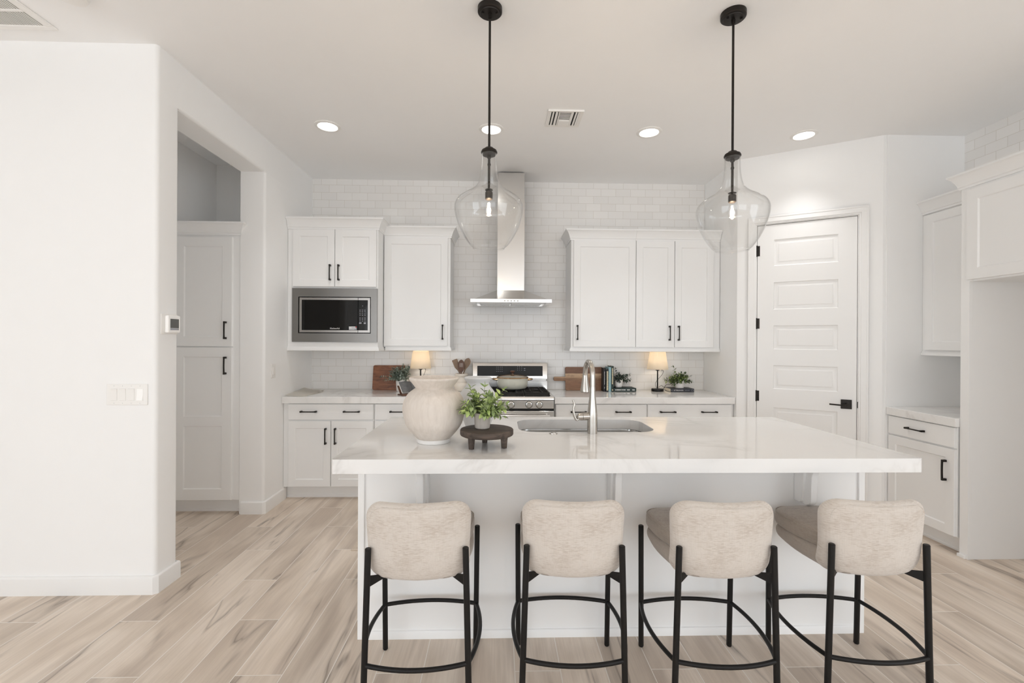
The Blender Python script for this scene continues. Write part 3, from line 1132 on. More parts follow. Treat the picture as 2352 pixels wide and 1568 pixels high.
# tall pantry cabinet in the alcove
FA = 3.788
t = cabinet('tall_cabinet', 'tall white cabinet in the alcove behind the left opening', (0, FA, 0), 0, -2.660, -2.100, 0.60, 0.114, 2.262, toe=True)
add_door(t, -2.610, -2.153, 1.358, 2.240, -2.199, 1.488, st=0.075)
add_door(t, -2.610, -2.153, 0.118, 1.348, -2.199, 1.204, splits=[(0.205, 0.715), (0.790, 1.275)], st=0.075)
link_mesh('crown_molding', crown_mesh(-2.660, -2.100, 0, 0.60, 2.256, False, True, rback=-0.002), 'cabinet', t)

# right-hand run: faces -X
XF = 3.075
t = cabinet('base_cabinet', 'white base cabinet with one drawer and one door beside fridge panel', (XF, 3.24, 0), -PI / 2, -0.283, 0.255, XRW - XF - 0.004, 0.114, 0.855, toe=True)
add_drawer(t, -0.272, 0.250, 0.712, 0.848, (-0.032,), 0.783)
add_door(t, -0.272, 0.250, 0.120, 0.700, 0.193, 0.550)
slab_top('worktop', 'short white quartz worktop in the niche beside the fridge panel', [(3.045, 2.974), (XRW - 0.002, 2.974), (XRW - 0.002, 3.522), (3.045, 3.522)], 0.8555, 0.914)
t = cabinet('wall_cabinet', 'white wall cabinet in the right niche above the short worktop', (3.335, 3.24, 0), -PI / 2, -0.283, 0.268, XRW - 3.335 - 0.004, 1.352, 2.412)
add_door(t, -0.245, 0.262, 1.362, 2.405)
link_mesh('light_rail', rail_mesh(-0.283, 0.268, 0, XRW - 3.335 - 0.004, 1.320, 1.352, False, False), 'cabinet', t)
link_mesh('crown_molding', crown_mesh(-0.283, 0.268, 0, XRW - 3.335 - 0.004, 2.42, False, False), 'cabinet', t)
# fridge surround: local x=0 at y=2.94
t = thing('refrigerator_cabinet', 'white refrigerator surround with tall side panel and overhead cabinet', 'cabinet', (XF, 2.970, 0), -PI / 2)
dp = XRW - XF - 0.004
bm = bmesh.new()
box(bm, 0.0, 0.055, -0.002, 0.022, 0, 2.435)
box(bm, 0.030, 0.052, 0.022, dp, 0, 2.435)
link_mesh('side_panel', bm, 'cabinet', t, bevel=0.001)
link_mesh('side_panel', nbox((1.02, 1.075, -0.002, dp, 0, 2.435)), 'cabinet', t, bevel=0.001)
link_mesh('cabinet_body', nbox((0.0525, 1.0195, 0.0, dp, 1.818, 2.435)), 'cabinet', t)
bm = nbox((-0.004, 0.045, -0.016, -0.002, 0.0, 0.022))
link_mesh('shoe_molding', bm, 'cabinet', t, bevel=0.002)
for z0_, z1_ in ((0.50, 0.66), (1.12, 1.28)):
    link_mesh('edge_strip', nbox((0.0525, 0.0545, 0.010, 0.016, z0_, z1_)), 'raw_wood', t)
add_door(t, 0.050, 0.535, 1.830, 2.415, st=0.068)
add_door(t, 0.541, 1.024, 1.830, 2.415, st=0.068)
link_mesh('crown_molding', crown_mesh(0.0, 1.075, 0.0, dp, 2.432, True, True, lback=0.195), 'cabinet', t)

# ------------------------------------------------------------------ range hood
hx0, hx1 = -0.262, 0.488
t = thing('range_hood', 'stainless steel chimney range hood above the stove', 'range hood', (0.113, YB - 0.002, 1.770))
hw = (hx1 - hx0) / 2
bm = bmesh.new()
d0, z1h, z2h = 0.497, 0.030, 0.130
fr = [(-hw, -d0, 0.0), (hw, -d0, 0.0), (hw, 0, 0.0), (-hw, 0, 0.0)]
r1 = [bm.verts.new(p) for p in fr]
r2 = [bm.verts.new((p[0], p[1], z1h)) for p in fr]
q = 0.012
r3 = [bm.verts.new(p) for p in ((-hw + 0.03, -d0 + 0.02, z1h), (hw - 0.03, -d0 + 0.02, z1h), (hw - 0.03, 0, z1h), (-hw + 0.03, 0, z1h))]
r4 = [bm.verts.new(p) for p in ((-0.135, -0.30, z2h), (0.135, -0.30, z2h), (0.135, 0, z2h), (-0.135, 0, z2h))]
for A, B in ((r1, r2), (r2, r3), (r3, r4)):
    for i in range(4):
        j = (i + 1) % 4
        bm.faces.new((A[i], A[j], B[j], B[i]))
bm.faces.new(r4)
# underside rim, recessed
u1 = [bm.verts.new(p) for p in ((-hw + 0.045, -d0 + 0.03, 0.0), (hw - 0.045, -d0 + 0.03, 0.0), (hw - 0.045, -0.03, 0.0), (-hw + 0.045, -0.03, 0.0))]
u2 = [bm.verts.new((v.co.x, v.co.y, 0.012)) for v in u1]
for A, B in ((r1, u1), (u1, u2)):
    for i in range(4):
        j = (i + 1) % 4
        bm.faces.new((A[i], B[i], B[j], A[j]))
bm.faces.new(u2)
link_mesh('canopy', bm, 'steel', t, angle=20)
link_mesh('chimney_cover', nbox((-0.131, 0.131, -0.296, 0, z2h, 1.02)), 'steel', t, bevel=0.002)
link_mesh('chimney_cover', nbox((-0.128, 0.128, -0.293, 0, 1.0, 1.268)), 'steel', t, bevel=0.002)
for sx in (-1, 1):
    bm = nbox((min(sx * 0.005, sx * 0.30), max(sx * 0.005, sx * 0.30), -d0 + 0.06, -0.06, 0.002, 0.010))
    f = link_mesh('grease_filter', bm, 'steel', t, bevel=0.002)
bm = bmesh.new()
for x in (-0.06, -0.03, 0.0, 0.03, 0.06):
    box(bm, x - 0.007, x + 0.007, -d0 - 0.002, -d0 + 0.001, 0.010, 0.018)
link_mesh('button_row', bm, 'steel_dark', t, bevel=0.001)

# ------------------------------------------------------------------ stove
sx0, sx1 = -0.262, 0.494
rg = thing('stove', 'stainless freestanding gas stove with black cooktop and backguard', 'stove', (0.116, 4.06, 0))
hw = 0.377
bm = bmesh.new()
box(bm, -hw, hw, 0.03, 0.645, 0.10, 0.885)
box(bm, -hw + 0.03, hw - 0.03, 0.08, 0.62, 0.0, 0.10)
link_mesh('stove_body', bm, 'gap', rg)
bm = bmesh.new()      # cooktop tray with front lip
prism_x(bm, [(0.0, 0.890), (0.0, 0.912), (0.006, 0.921), (0.020, 0.925), (0.56, 0.925), (0.56, 0.890)], -hw, hw)
link_mesh('cooktop_tray', bm, 'steel', rg)
link_mesh('cooktop', nbox((-hw + 0.028, hw - 0.028, 0.030, 0.545, 0.925, 0.929)), 'cast_iron', rg, bevel=0.001)
for gx in (-0.232, 0.0, 0.232):
    bm = bmesh.new()
    w_ = 0.112
    y0_, y1_ = 0.045, 0.535
    zt0, zt1 = 0.940, 0.953
    for x in (gx - w_, gx + w_ - 0.012):
        box(bm, x, x + 0.012, y0_, y1_, zt0, zt1)
    for y in (y0_, (y0_ + y1_) / 2 - 0.006, y1_ - 0.012):
        box(bm, gx - w_ + 0.012, gx + w_ - 0.012, y, y + 0.012, zt0, zt1)
    for yc in (0.165, 0.415):
        for x in (gx - 0.05, gx + 0.05):
            box(bm, x - 0.005, x + 0.005, yc - 0.11, yc - 0.035, zt0 + 0.001, zt1 + 0.001)
            box(bm, x - 0.005, x + 0.005, yc + 0.035, yc + 0.11, zt0 + 0.001, zt1 + 0.001)
        for sx in (-1, 1):
            xa, xb = sorted((gx + sx * 0.035, gx + sx * 0.100))
            box(bm, xa, xb, yc - 0.005, yc + 0.005, zt0 + 0.001, zt1 + 0.001)
    for x in (gx - w_, gx + w_ - 0.012):
        for y in (y0_, y1_ - 0.012):
            box(bm, x, x + 0.012, y, y + 0.012, 0.929, zt0)
    link_mesh('grate', bm, 'cast_iron', rg, bevel=0.0015)
for gx in (-0.232, 0.232, 0.0):
    for yc in ((0.165, 0.415) if gx else (0.29,)):
        bm = bmesh.new()
        lathe(bm, [(0.045, 0.929), (0.042, 0.935), (0.034, 0.936), (0.034, 0.943), (0.030, 0.945), (0.001, 0.945)], (gx, yc, 0), 28, cap1=True)
        link_mesh('burner', bm, 'cast_iron', rg)
link_mesh('control_panel', nbox((-hw, hw, 0.004, 0.03, 0.815, 0.886)), 'steel', rg, bevel=0.003)
for kx in (-0.247, -0.153, -0.003, 0.155, 0.247):
    bm = bmesh.new()
    prof = [(0.027, 0.0), (0.027, 0.006), (0.022, 0.008), (0.021, 0.026), (0.018, 0.030), (0.001, 0.030)]
    rr = lathe(bm, prof, (0, 0, 0), 28, cap0=True, cap1=True)
    box(bm, -0.0035, 0.0035, -0.018, 0.018, 0.030, 0.036)
    bmesh.ops.rotate(bm, verts=bm.verts, cent=(0, 0, 0), matrix=Matrix.Rotation(PI / 2, 3, 'X'))
    bmesh.ops.translate(bm, verts=bm.verts, vec=(kx, 0.004, 0.850))
    kn = link_mesh('knob', bm, 'steel', rg)
    bm = bmesh.new()
    lathe(bm, [(0.0315, 0.0), (0.0315, 0.003), (0.027, 0.0035)], (0, 0, 0), 28, cap0=True, cap1=True)
    bmesh.ops.rotate(bm, verts=bm.verts, cent=(0, 0, 0), matrix=Matrix.Rotation(PI / 2, 3, 'X'))
    bmesh.ops.translate(bm, verts=bm.verts, vec=(kx, 0.004, 0.850))
    link_mesh('bezel', bm, 'gap', kn)
od = link_mesh('oven_door', nbox((-hw, hw, 0.0, 0.035, 0.250, 0.795)), 'steel', rg, bevel=0.004)
link_mesh('door_window', nbox((-0.26, 0.26, -0.002, 0.001, 0.33, 0.62)), 'black_glass', od)
bm = bmesh.new()
tube(bm, [(-0.335, -0.052, 0.757), (0.335, -0.052, 0.757)], 0.0125, 16)
for x in (-0.315, 0.315):
    tube(bm, [(x, 0.001, 0.757), (x, -0.05, 0.757)], 0.010, 12)
link_mesh('handle', bm, 'steel', od)
link_mesh('storage_drawer', nbox((-hw, hw, 0.003, 0.035, 0.105, 0.240)), 'steel', rg, bevel=0.004)
bm = bmesh.new()
box(bm, -hw, hw, 0.575, 0.655, 0.925, 1.012)
box(bm, -hw + 0.01, hw - 0.01, 0.585, 0.655, 1.012, 1.030)
link_mesh('backguard_base', bm, 'steel', rg, bevel=0.002)
bm = bmesh.new()      # backguard panel with softly curved ends
pts = [(0.560, 1.030), (0.556, 1.036), (0.566, 1.186), (0.574, 1.196), (0.655, 1.196), (0.655, 1.030)]
prism_x(bm, pts, -hw, hw)
bgp = link_mesh('backguard', bm, 'steel', rg, bevel=0.004)
ang = math.atan2(0.010, 0.150)


def bgq(bm, x0, x1, z0, z1, off):
    for z, zz_ in ((z0, z1),):
        y0 = 0.556 + (z0 - 1.036) / 0.15 * 0.010 - off
        y1 = 0.556 + (z1 - 1.036) / 0.15 * 0.010 - off
        vs = [bm.verts.new(p) for p in ((x0, y0, z0), (x1, y0, z0), (x1, y1, z1), (x0, y1, z1))]
        vb = [bm.verts.new((v.co.x, v.co.y + off + 0.001, v.co.z)) for v in vs]
        bm.faces.new(vs)
        for i in range(4):
            j = (i + 1) % 4
            bm.faces.new((vs[i], vb[i], vb[j], vs[j]))


bm = bmesh.new()
bgq(bm, -0.330, 0.328, 1.062, 1.163, 0.0015)
dsp = link_mesh('display_panel', bm, 'black_panel', bgp)
bm = bmesh.new()
for x in (-0.135, -0.117, -0.098, -0.08):
    for z in (1.150, 1.130, 1.108):
        bgq(bm, x - 0.005, x + 0.005, z - 0.0012, z + 0.0012, 0.0022)
for x in (0.075, 0.096, 0.117):
    for z in (1.155, 1.139, 1.122):
        bgq(bm, x - 0.0022, x + 0.0022, z - 0.002, z + 0.002, 0.0022)
for z in (1.137, 1.119):
    bgq(bm, 0.138, 0.154, z - 0.0022, z + 0.0022, 0.0022)
link_mesh('touch_keys', bm, 'grey_ink', dsp)

# dutch oven on the stove
t = thing('dutch_oven', 'sage cream enamel pot with gold rim and handles on the stove', 'pot', (0.135, 4.42, 0.9545))
bm = bmesh.new()
prof = smooth_profile([(0.100, 0.0), (0.128, 0.008), (0.144, 0.030), (0.149, 0.060), (0.150, 0.098), (0.151, 0.108)], 5)
inn = [(0.146, 0.108)] + [(r - 0.005, z + 0.004) for r, z in reversed(prof[:-1])]
lathe(bm, prof + inn, (0, 0, 0), 56, cap0=True, cap1=True)
link_mesh('pot_body', bm, 'enamel', t)
for s in (-1, 1):
    bm = bmesh.new()
    pts = smooth_profile([(s * 0.138, -0.042, 0.090), (s * 0.165, -0.040, 0.092), (s * 0.185, -0.022, 0.094), (s * 0.188, 0.0, 0.095), (s * 0.185, 0.022, 0.094), (s * 0.165, 0.040, 0.092), (s * 0.138, 0.042, 0.090)], 4)
    tube(bm, pts, 0.0075, 10)
    link_mesh('handle', bm, 'brass', t)
lid = bmesh.new()
lathe(lid, smooth_profile([(0.147, 0.112), (0.135, 0.122), (0.10, 0.131), (0.05, 0.137), (0.002, 0.138)], 4), (0, 0, 0), 48, cap1=True)
lid = link_mesh('lid', lid, 'lid_glass', t)
bm = bmesh.new()
lathe(bm, [(0.153, 0.106), (0.154, 0.114), (0.146, 0.117), (0.142, 0.113), (0.146, 0.107)], (0, 0, 0), 56, closed=True)
link_mesh('lid_rim', bm, 'brass', lid)
bm = bmesh.new()
lathe(bm, [(0.010, 0.137), (0.008, 0.150), (0.020, 0.158), (0.024, 0.166), (0.018, 0.173), (0.001, 0.174)], (0, 0, 0), 24, cap1=True)
link_mesh('lid_knob', bm, 'spoon_dark', lid)

# ------------------------------------------------------------------ island
IX0, IX1, IY0, IY1 = -0.699, 1.846, 1.942, 3.030
BX0, BX1, BY0, BY1 = -0.660, 1.788, 2.192, 2.985
isl = thing('kitchen_island', 'long white kitchen island base behind the four bar stools', 'kitchen island', ((BX0 + BX1) / 2, BY0, 0))
cx = (BX0 + BX1) / 2
hw = (BX1 - BX0) / 2
bm = bmesh.new()
# hollow body, so that the sink bowl hangs inside
box(bm, -hw + 0.02, hw - 0.02, 0.004, 0.03, 0.0, 0.852)
box(bm, -hw + 0.02, hw - 0.02, 0.765, 0.793, 0.10, 0.852)
box(bm, -hw + 0.02, -hw + 0.045, 0.03, 0.765, 0.0, 0.852)
box(bm, hw - 0.045, hw - 0.02, 0.03, 0.765, 0.0, 0.852)
box(bm, -hw + 0.045, hw - 0.045, 0.03, 0.765, 0.08, 0.10)
link_mesh('island_body', bm, 'island_paint', isl)
for s in (-1, 1):
    x0, x1 = sorted((s * hw, s * (hw - 0.030)))
    link_mesh('corner_post', nbox((x0, x1, -0.006, 0.793, 0.0, 0.852)), 'island_paint', isl, bevel=0.002)
bm = bmesh.new()
prism_x(bm, [(0.004, 0.0), (-0.007, 0.0), (-0.007, 0.030), (-0.003, 0.036), (0.004, 0.038)], -hw + 0.030, hw - 0.030)
link_mesh('base_molding', bm, 'island_paint', isl)
for bx in (-0.353, 0.553, 1.468):
    # scrolled bracket: cove, step and rounded nose
    bm = bmesh.new()
    top = 0.852
    pts = [(0.002, top), (-0.160, top), (-0.160, top - 0.012)]
    pts += [(-0.160 + 0.055 * math.sin(math.radians(a)), top - 0.012 - 0.060 * (1 - math.cos(math.radians(a)))) for a in range(15, 91, 15)]
    pts += [(-0.103, top - 0.120)]
    pts += [(-0.063 - 0.038 * math.cos(math.radians(a)), top - 0.166 - 0.038 * math.sin(math.radians(a))) for a in range(0, 91, 15)]
    pts += [(0.002, top - 0.206)]
    prism_x(bm, pts, bx - cx - 0.016, bx - cx + 0.016)
    # side cheeks, thinner profile
    pts2 = [(0.002, top), (-0.07, top), (-0.07, top - 0.05), (-0.05, top - 0.19), (-0.04, top - 0.200), (0.002, top - 0.200)]
    prism_x(bm, pts2, bx - cx - 0.028, bx - cx + 0.028)
    link_mesh('corbel', bm, 'island_paint', isl, bevel=0.003)

# island top with an undermount cut-out


def rrect(x0, x1, y0, y1, r, n=8):
    out = []
    for cx_, cy_, a in ((x1 - r, y0 + r, -90), (x1 - r, y1 - r, 0), (x0 + r, y1 - r, 90), (x0 + r, y0 + r, 180)):
        for k in range(n + 1):
            t_ = math.radians(a + 90 * k / n)
            out.append((cx_ + r * math.cos(t_), cy_ + r * math.sin(t_)))
    return out


SX0, SX1, SY0, SY1, SR = 0.116, 0.890, 2.523, 2.930, 0.105
outer = rrect(IX0, IX1, IY0, IY1, 0.012, 4)
inner = rrect(SX0, SX1, SY0, SY1, SR, 8)
bm = bmesh.new()


def top_with_hole(bm, z, flip):
    vo = [bm.verts.new((x, y, z)) for x, y in outer]
    vi = [bm.verts.new((x, y, z)) for x, y in inner]
    eo = [bm.edges.new((vo[i], vo[(i + 1) % len(vo)])) for i in range(len(vo))]
    ei = [bm.edges.new((vi[i], vi[(i + 1) % len(vi)])) for i in range(len(vi))]
    bmesh.ops.triangle_fill(bm, use_beauty=True, use_dissolve=False, edges=eo + ei)
    return vo, vi


ZT = 0.914
e_ = 0.002
vo1, vi1 = top_with_hole(bm, ZT, False)
vo0, vi0 = top_with_hole(bm, 0.853, True)
for A, B in ((vo0, vo1), (vi0, vi1)):
    n = len(A)
    for i in range(n):
        j = (i + 1) % n
        bm.faces.new((A[i], A[j], B[j], B[i]))
top = link_mesh('island_worktop', bm, 'quartz', bevel=0.0022)
tag(top, 'thick white veined quartz island top with sink cut-out', 'worktop')

# sink
bm = bmesh.new()
rows = []
for ins, z in ((-0.012, 0.851), (0.0, 0.851), (0.002, 0.840), (0.012, 0.700), (0.030, 0.672), (0.060, 0.664)):
    rr = rrect(SX0 + ins, SX1 - ins, SY0 + ins, SY1 - ins, max(0.03, SR - ins), 8)
    rows.append([bm.verts.new((x, y, z)) for x, y in rr])
for A, B in zip(rows[:-1], rows[1:]):
    n = len(A)
    for i in range(n):
        j = (i + 1) % n
        bm.faces.new((A[i], A[j], B[j], B[i]))
bm.faces.new(rows[-1])
snk = thing('sink', 'undermount stainless steel sink bowl set in the island top', 'sink', ((SX0 + SX1) / 2, (SY0 + SY1) / 2, 0.664))
bowl = link_mesh('bowl', bm, 'sink_steel', snk, loc=(-(SX0 + SX1) / 2, -(SY0 + SY1) / 2, -0.664))
bm = bmesh.new()
lathe(bm, [(0.055, 0.001), (0.050, 0.004), (0.040, 0.003), (0.035, 0.001), (0.001, 0.001)], (0, 0, 0), 32, cap1=True)
link_mesh('drain', bm, 'nickel', snk)

# faucet
fc = thing('faucet', 'brushed nickel pull-down faucet on the island in front of the sink', 'faucet', (0.513, 2.492, ZT))
bm = bmesh.new()
lathe(bm, smooth_profile([(0.0275, 0.0), (0.0275, 0.06), (0.0265, 0.11), (0.0215, 0.16), (0.0165, 0.205), (0.0150, 0.24), (0.0145, 0.252)], 4), (0, 0, 0), 32, cap0=True, cap1=True)
link_mesh('body', bm, 'nickel', fc)
bm = bmesh.new()
hx_, hy_ = -0.012, 0.150        # spray head lies over the bowl
dirv = Vector((hx_, hy_)).normalized()
Ld = Vector((hx_, hy_)).length
pts = []
pts.append((0, 0, 0.252))
pts.append((0, 0, 0.29))
R_ = Ld / 2
for k in range(0, 17):
    a = PI - PI * k / 16
    d = R_ + R_ * math.cos(a)
    pts.append((dirv.x * d, dirv.y * d, 0.312 + R_ * 0.98 * math.sin(a)))
pts.append((dirv.x * (Ld + 0.002), dirv.y * (Ld + 0.002), 0.295))
tube(bm, pts, 0.0140, 20)
link_mesh('spout', bm, 'nickel', fc)
bm = bmesh.new()
lathe(bm, smooth_profile([(0.0145, 0.320), (0.0150, 0.305), (0.0185, 0.275), (0.0245, 0.237), (0.0280, 0.212), (0.0265, 0.206)], 4), (dirv.x * (Ld + 0.002), dirv.y * (Ld + 0.002), 0), 28, cap0=True, cap1=True)
link_mesh('spray_head', bm, 'nickel', fc)
bm = bmesh.new()
tube(bm, smooth_profile([(0.0, 0, 0.092), (-0.03, 0, 0.092), (-0.052, 0, 0.091)], 3), 0.0215, 24)
tube(bm, smooth_profile([(-0.054, 0, 0.091), (-0.068, 0, 0.090), (-0.080, 0, 0.089), (-0.088, 0, 0.088)], 3), 0.02, 24, taper=[0.0215, 0.0215, 0.021, 0.020, 0.019, 0.017, 0.015, 0.012, 0.008, 0.002])
link_mesh('valve', bm, 'nickel', fc)
bm = bmesh.new()
lp = smooth_profile([(-0.072, -0.004, 0.080), (-0.088, -0.008, 0.074), (-0.100, -0.010, 0.098), (-0.106, -0.010, 0.130), (-0.101, -0.010, 0.158), (-0.110, -0.010, 0.182)], 5)
tube(bm, lp, 0.005, 12, taper=[0.007 - 0.0025 * abs(i / (len(lp) - 1) - 0.3) for i in range(len(lp))])
link_mesh('lever', bm, 'nickel', fc)
bm = bmesh.new()
lathe(bm, [(0.023, 0.0), (0.023, 0.003), (0.019, 0.005), (0.014, 0.004), (0.013, 0.008), (0.001, 0.009)], (0, 0, 0), 28, cap0=True, cap1=True)
tag(link_mesh('disposal_switch', bm, 'nickel', loc=(0.298, 2.476, ZT)), 'small round nickel push button on the island left of the faucet', 'button')

# ------------------------------------------------------------------ things on the island


def vase_prof(out, wall):
    inn = [(max(0.002, r - wall), z) for r, z in reversed(out)]
    return out + inn


bv = thing('vase', 'large round beige ceramic vase with flared neck on the island', 'vase', (-0.318, 2.283, ZT))
bm = bmesh.new()
out = smooth_profile([(0.078, 0.019), (0.080, 0.021), (0.100, 0.040), (0.134, 0.085), (0.1495, 0.135), (0.153, 0.165), (0.148, 0.200), (0.128, 0.238), (0.098, 0.262), (0.091, 0.2665), (0.092, 0.270), (0.108, 0.292), (0.121, 0.309), (0.1215, 0.317), (0.116, 0.320)], 5)
inn = smooth_profile([(0.108, 0.316), (0.100, 0.305), (0.080, 0.270), (0.088, 0.255), (0.12, 0.225), (0.140, 0.165), (0.12, 0.08), (0.05, 0.03), (0.002, 0.028)], 4)
lathe(bm, out + inn, (0, 0, 0), 72, cap0=True, cap1=True)
link_mesh('vase_body', bm, 'vase', bv)
bm = bmesh.new()
lathe(bm, [(0.074, 0.0), (0.080, 0.0005), (0.0825, 0.003), (0.0830, 0.017), (0.0805, 0.020), (0.074, 0.0205)], (0, 0, 0), 72, cap0=True, cap1=True)
link_mesh('foot_ring', bm, 'ceramic_foot', bv)
bm = bmesh.new()
out = smooth_profile([(0.055, 0.0), (0.062, 0.005), (0.085, 0.06), (0.103, 0.12), (0.108, 0.165), (0.098, 0.205), (0.074, 0.238), (0.0635, 0.255), (0.062, 0.265), (0.070, 0.276), (0.0765, 0.286), (0.0765, 0.292), (0.070, 0.297)], 5)
inn = smooth_profile([(0.062, 0.294), (0.054, 0.275), (0.054, 0.255), (0.088, 0.20), (0.095, 0.15), (0.05, 0.03), (0.002, 0.025)], 4)
lathe(bm, out + inn, (0, 0, 0), 64, cap0=True, cap1=True)
tag(link_mesh('vase', bm, 'ceramic_white', loc=(-0.116, 2.600, ZT)), 'white ceramic vase behind the beige vase and green plant', 'vase')

# wooden riser
rs = thing('wooden_riser', 'round dark wood riser tray on three feet on the island', 'tray', (-0.054, 2.178, ZT))
bm = bmesh.new()
lathe(bm, [(0.118, 0.055), (0.124, 0.058), (0.126, 0.062), (0.126, 0.080), (0.123, 0.084), (0.06, 0.084), (0.001, 0.084)], (0, 0, 0), 64, cap0=True, cap1=True)
link_mesh('tray_top', bm, 'walnut', rs)
for a in (-142, -22, 98):
    bm = bmesh.new()
    ca, sa = math.cos(math.radians(a)), math.sin(math.radians(a))
    px, py = 0.088 * ca, 0.088 * sa
    w = 0.019
    vs0, vs1 = [], []
    for k in range(6):
        t_ = math.radians(a + 60 * k)
        vs0.append(bm.verts.new((px + 0.014 * math.cos(t_), py + 0.014 * math.sin(t_), 0.0)))
        vs1.append(bm.verts.new((px + 0.019 * math.cos(t_), py + 0.019 * math.sin(t_), 0.056)))
    for k in range(6):
        j = (k + 1) % 6
        bm.faces.new((vs0[k], vs0[j], vs1[j], vs1[k]))
    bm.faces.new(vs1)
    bm.faces.new(list(reversed(vs0)))
    link_mesh('foot', bm, 'walnut', rs, bevel=0.002)


def leaf(bm, base, direc, up, L, Wd, curl=0.2):
    d = direc.normalized()
    s = d.cross(up)
    if s.length < 1e-3:
        s = Vector((1, 0, 0))
    s.normalize()
    n = s.cross(d).normalized()
    rows = []
    prof = ((0.0, 0.10), (0.22, 0.72), (0.48, 1.0), (0.75, 0.68), (1.0, 0.04))
    for t_, w in prof:
        c = base + d * (L * t_) - n * (curl * L * t_ * t_)
        hw_ = Wd * w / 2
        rows.append([bm.verts.new(c - s * hw_ + n * hw_ * 0.35), bm.verts.new(c), bm.verts.new(c + s * hw_ + n * hw_ * 0.35)])
    for A, B in zip(rows[:-1], rows[1:]):
        bm.faces.new((A[0], A[1], B[1], B[0]))
        bm.faces.new((A[1], A[2], B[2], B[1]))


def plant(parent, z0, r0, stems, lens, leafL, leafW, pairs, mat, seed, spread=1.0, droop=0.5, tops=None, maxup=1.35, lim=(-9, 9, -9, 9)):
    rnd = random.Random(seed)
    lm, sm = bmesh.new(), bmesh.new()
    for k in range(stems):
        a = rnd.uniform(0, 2 * PI)
        el = rnd.uniform(0.12, maxup)
        if tops and k < len(tops):
            a, el, ln = tops[k]
        else:
            ln = rnd.uniform(*lens) * (0.75 + 0.25 * math.sin(el))
        p = Vector((math.cos(a) * r0 * rnd.uniform(0, 0.8), math.sin(a) * r0 * rnd.uniform(0, 0.8), z0))
        d = Vector((math.cos(a) * math.cos(el) * spread, math.sin(a) * math.cos(el) * spread, math.sin(el))).normalized()
        pts = [p.copy()]
        n = 6
        for i in range(n):
            d = (d + Vector((rnd.uniform(-.12, .12), rnd.uniform(-.12, .12), -droop * 0.12))).normalized()
            p = p + d * (ln / n)
            pts.append(p.copy())
        if not all(lim[0] < q.x < lim[1] and lim[2] < q.y < lim[3] for q in pts):
            continue
        tube(sm, pts, 0.0009, 5)
        for i in range(pairs):
            t_ = 0.25 + 0.75 * (i + 1) / pairs
            f = t_ * n
            i0 = min(int(f), n - 1)
            q = pts[i0].lerp(pts[i0 + 1], f - i0)
            ax = (pts[i0 + 1] - pts[i0]).normalized()
            side = ax.cross(Vector((rnd.uniform(-1, 1), rnd.uniform(-1, 1), rnd.uniform(-1, 1)))).normalized()
            for sgn in (-1, 1):
                dd = (side * sgn + ax * rnd.uniform(0.3, 0.9)).normalized()
                leaf(lm, q, dd, Vector((rnd.uniform(-.4, .4), rnd.uniform(-.4, .4), 1)), leafL * rnd.uniform(0.75, 1.15), leafW * rnd.uniform(0.8, 1.1), rnd.uniform(0.0, 0.4))
        leaf(lm, pts[-1], (pts[-1] - pts[-2]), Vector((0.3, 0.2, 1)), leafL, leafW, 0.1)
    fo = link_mesh('foliage', lm, mat, parent, angle=60, normals=False)
    link_mesh('stems', sm, 'stem', fo)


pp = thing('potted_plant', 'bright green leafy plant in stone pot on the dark riser', 'potted plant', (-0.076, 2.190, ZT + 0.0845))
bm = bmesh.new()
lathe(bm, [(0.030, 0.0), (0.034, 0.002), (0.0365, 0.010), (0.0395, 0.070), (0.0395, 0.074), (0.037, 0.075), (0.035, 0.072), (0.033, 0.060), (0.001, 0.058)], (0, 0, 0), 40, cap0=True, cap1=True)
link_mesh('pot', bm, 'stone_pot', pp)
bm = bmesh.new()
lathe(bm, [(0.0345, 0.062), (0.02, 0.069), (0.001, 0.071)], (0, 0, 0), 24, cap1=True)
link_mesh('soil', bm, 'soil', pp)
plant(pp, 0.072, 0.030, 72, (0.055, 0.105), 0.031, 0.0195, 4, 'leaf_bright', 3, 1.0, 0.55,
      tops=[(PI * 0.9, 1.25, 0.125), (PI / 2, 1.4, 0.125), (0.1, 1.15, 0.135), (-0.3, 0.85, 0.145), (PI, 0.62, 0.120), (-2.6, 0.45, 0.110), (0.2, 0.5, 0.115), (-1.2, 0.9, 0.11), (-0.1, 0.05, 0.085), (PI * 1.05, 0.2, 0.10)], lim=(-0.095, 0.12, -0.11, 0.10))


# ------------------------------------------------------------------ things on the back worktops
bm = bmesh.new()
prism_y(bm, [(p[0], p[1]) for p in rrect(0, 0.335, 0, 0.250, 0.018, 5)], 0, 0.020)
o = link_mesh('cutting_board', bm, 'board_red', loc=(-1.270, 4.655, ZT + 0.0005), bevel=0.003)
o.rotation_euler = (math.radians(-10), 0, 0)
tag(o, 'reddish brown cutting board leaning on the tile left of the grey-green plant', 'cutting board')
bm = bmesh.new()
hp = rrect(0, 0.385, 0, 0.240, 0.014, 5)
outl = []
for i, p in enumerate(hp):
    outl.append(p)
# handle inserted on the left edge between the upper and lower left corner arcs
li = [i for i, p in enumerate(outl) if p[0] < 1e-4]
i_up = min(li, key=lambda i: -outl[i][1])
idx = outl.index(outl[i_up])
handle = [(0.0, 0.142), (-0.004, 0.139), (-0.110, 0.139), (-0.119, 0.133), (-0.121, 0.118), (-0.119, 0.103), (-0.110, 0.097), (-0.004, 0.097), (0.0, 0.094)]
outl = outl[:idx + 1] + handle + outl[idx + 1:]
prism_y(bm, outl, 0, 0.018)
o = link_mesh('cutting_board', bm, 'acacia', loc=(0.683, 4.655, ZT + 0.0005), bevel=0.0025)
o.rotation_euler = (math.radians(-10), 0, 0)
tag(o, 'striped wood cutting board with long handle behind the faucet', 'cutting board')

# books


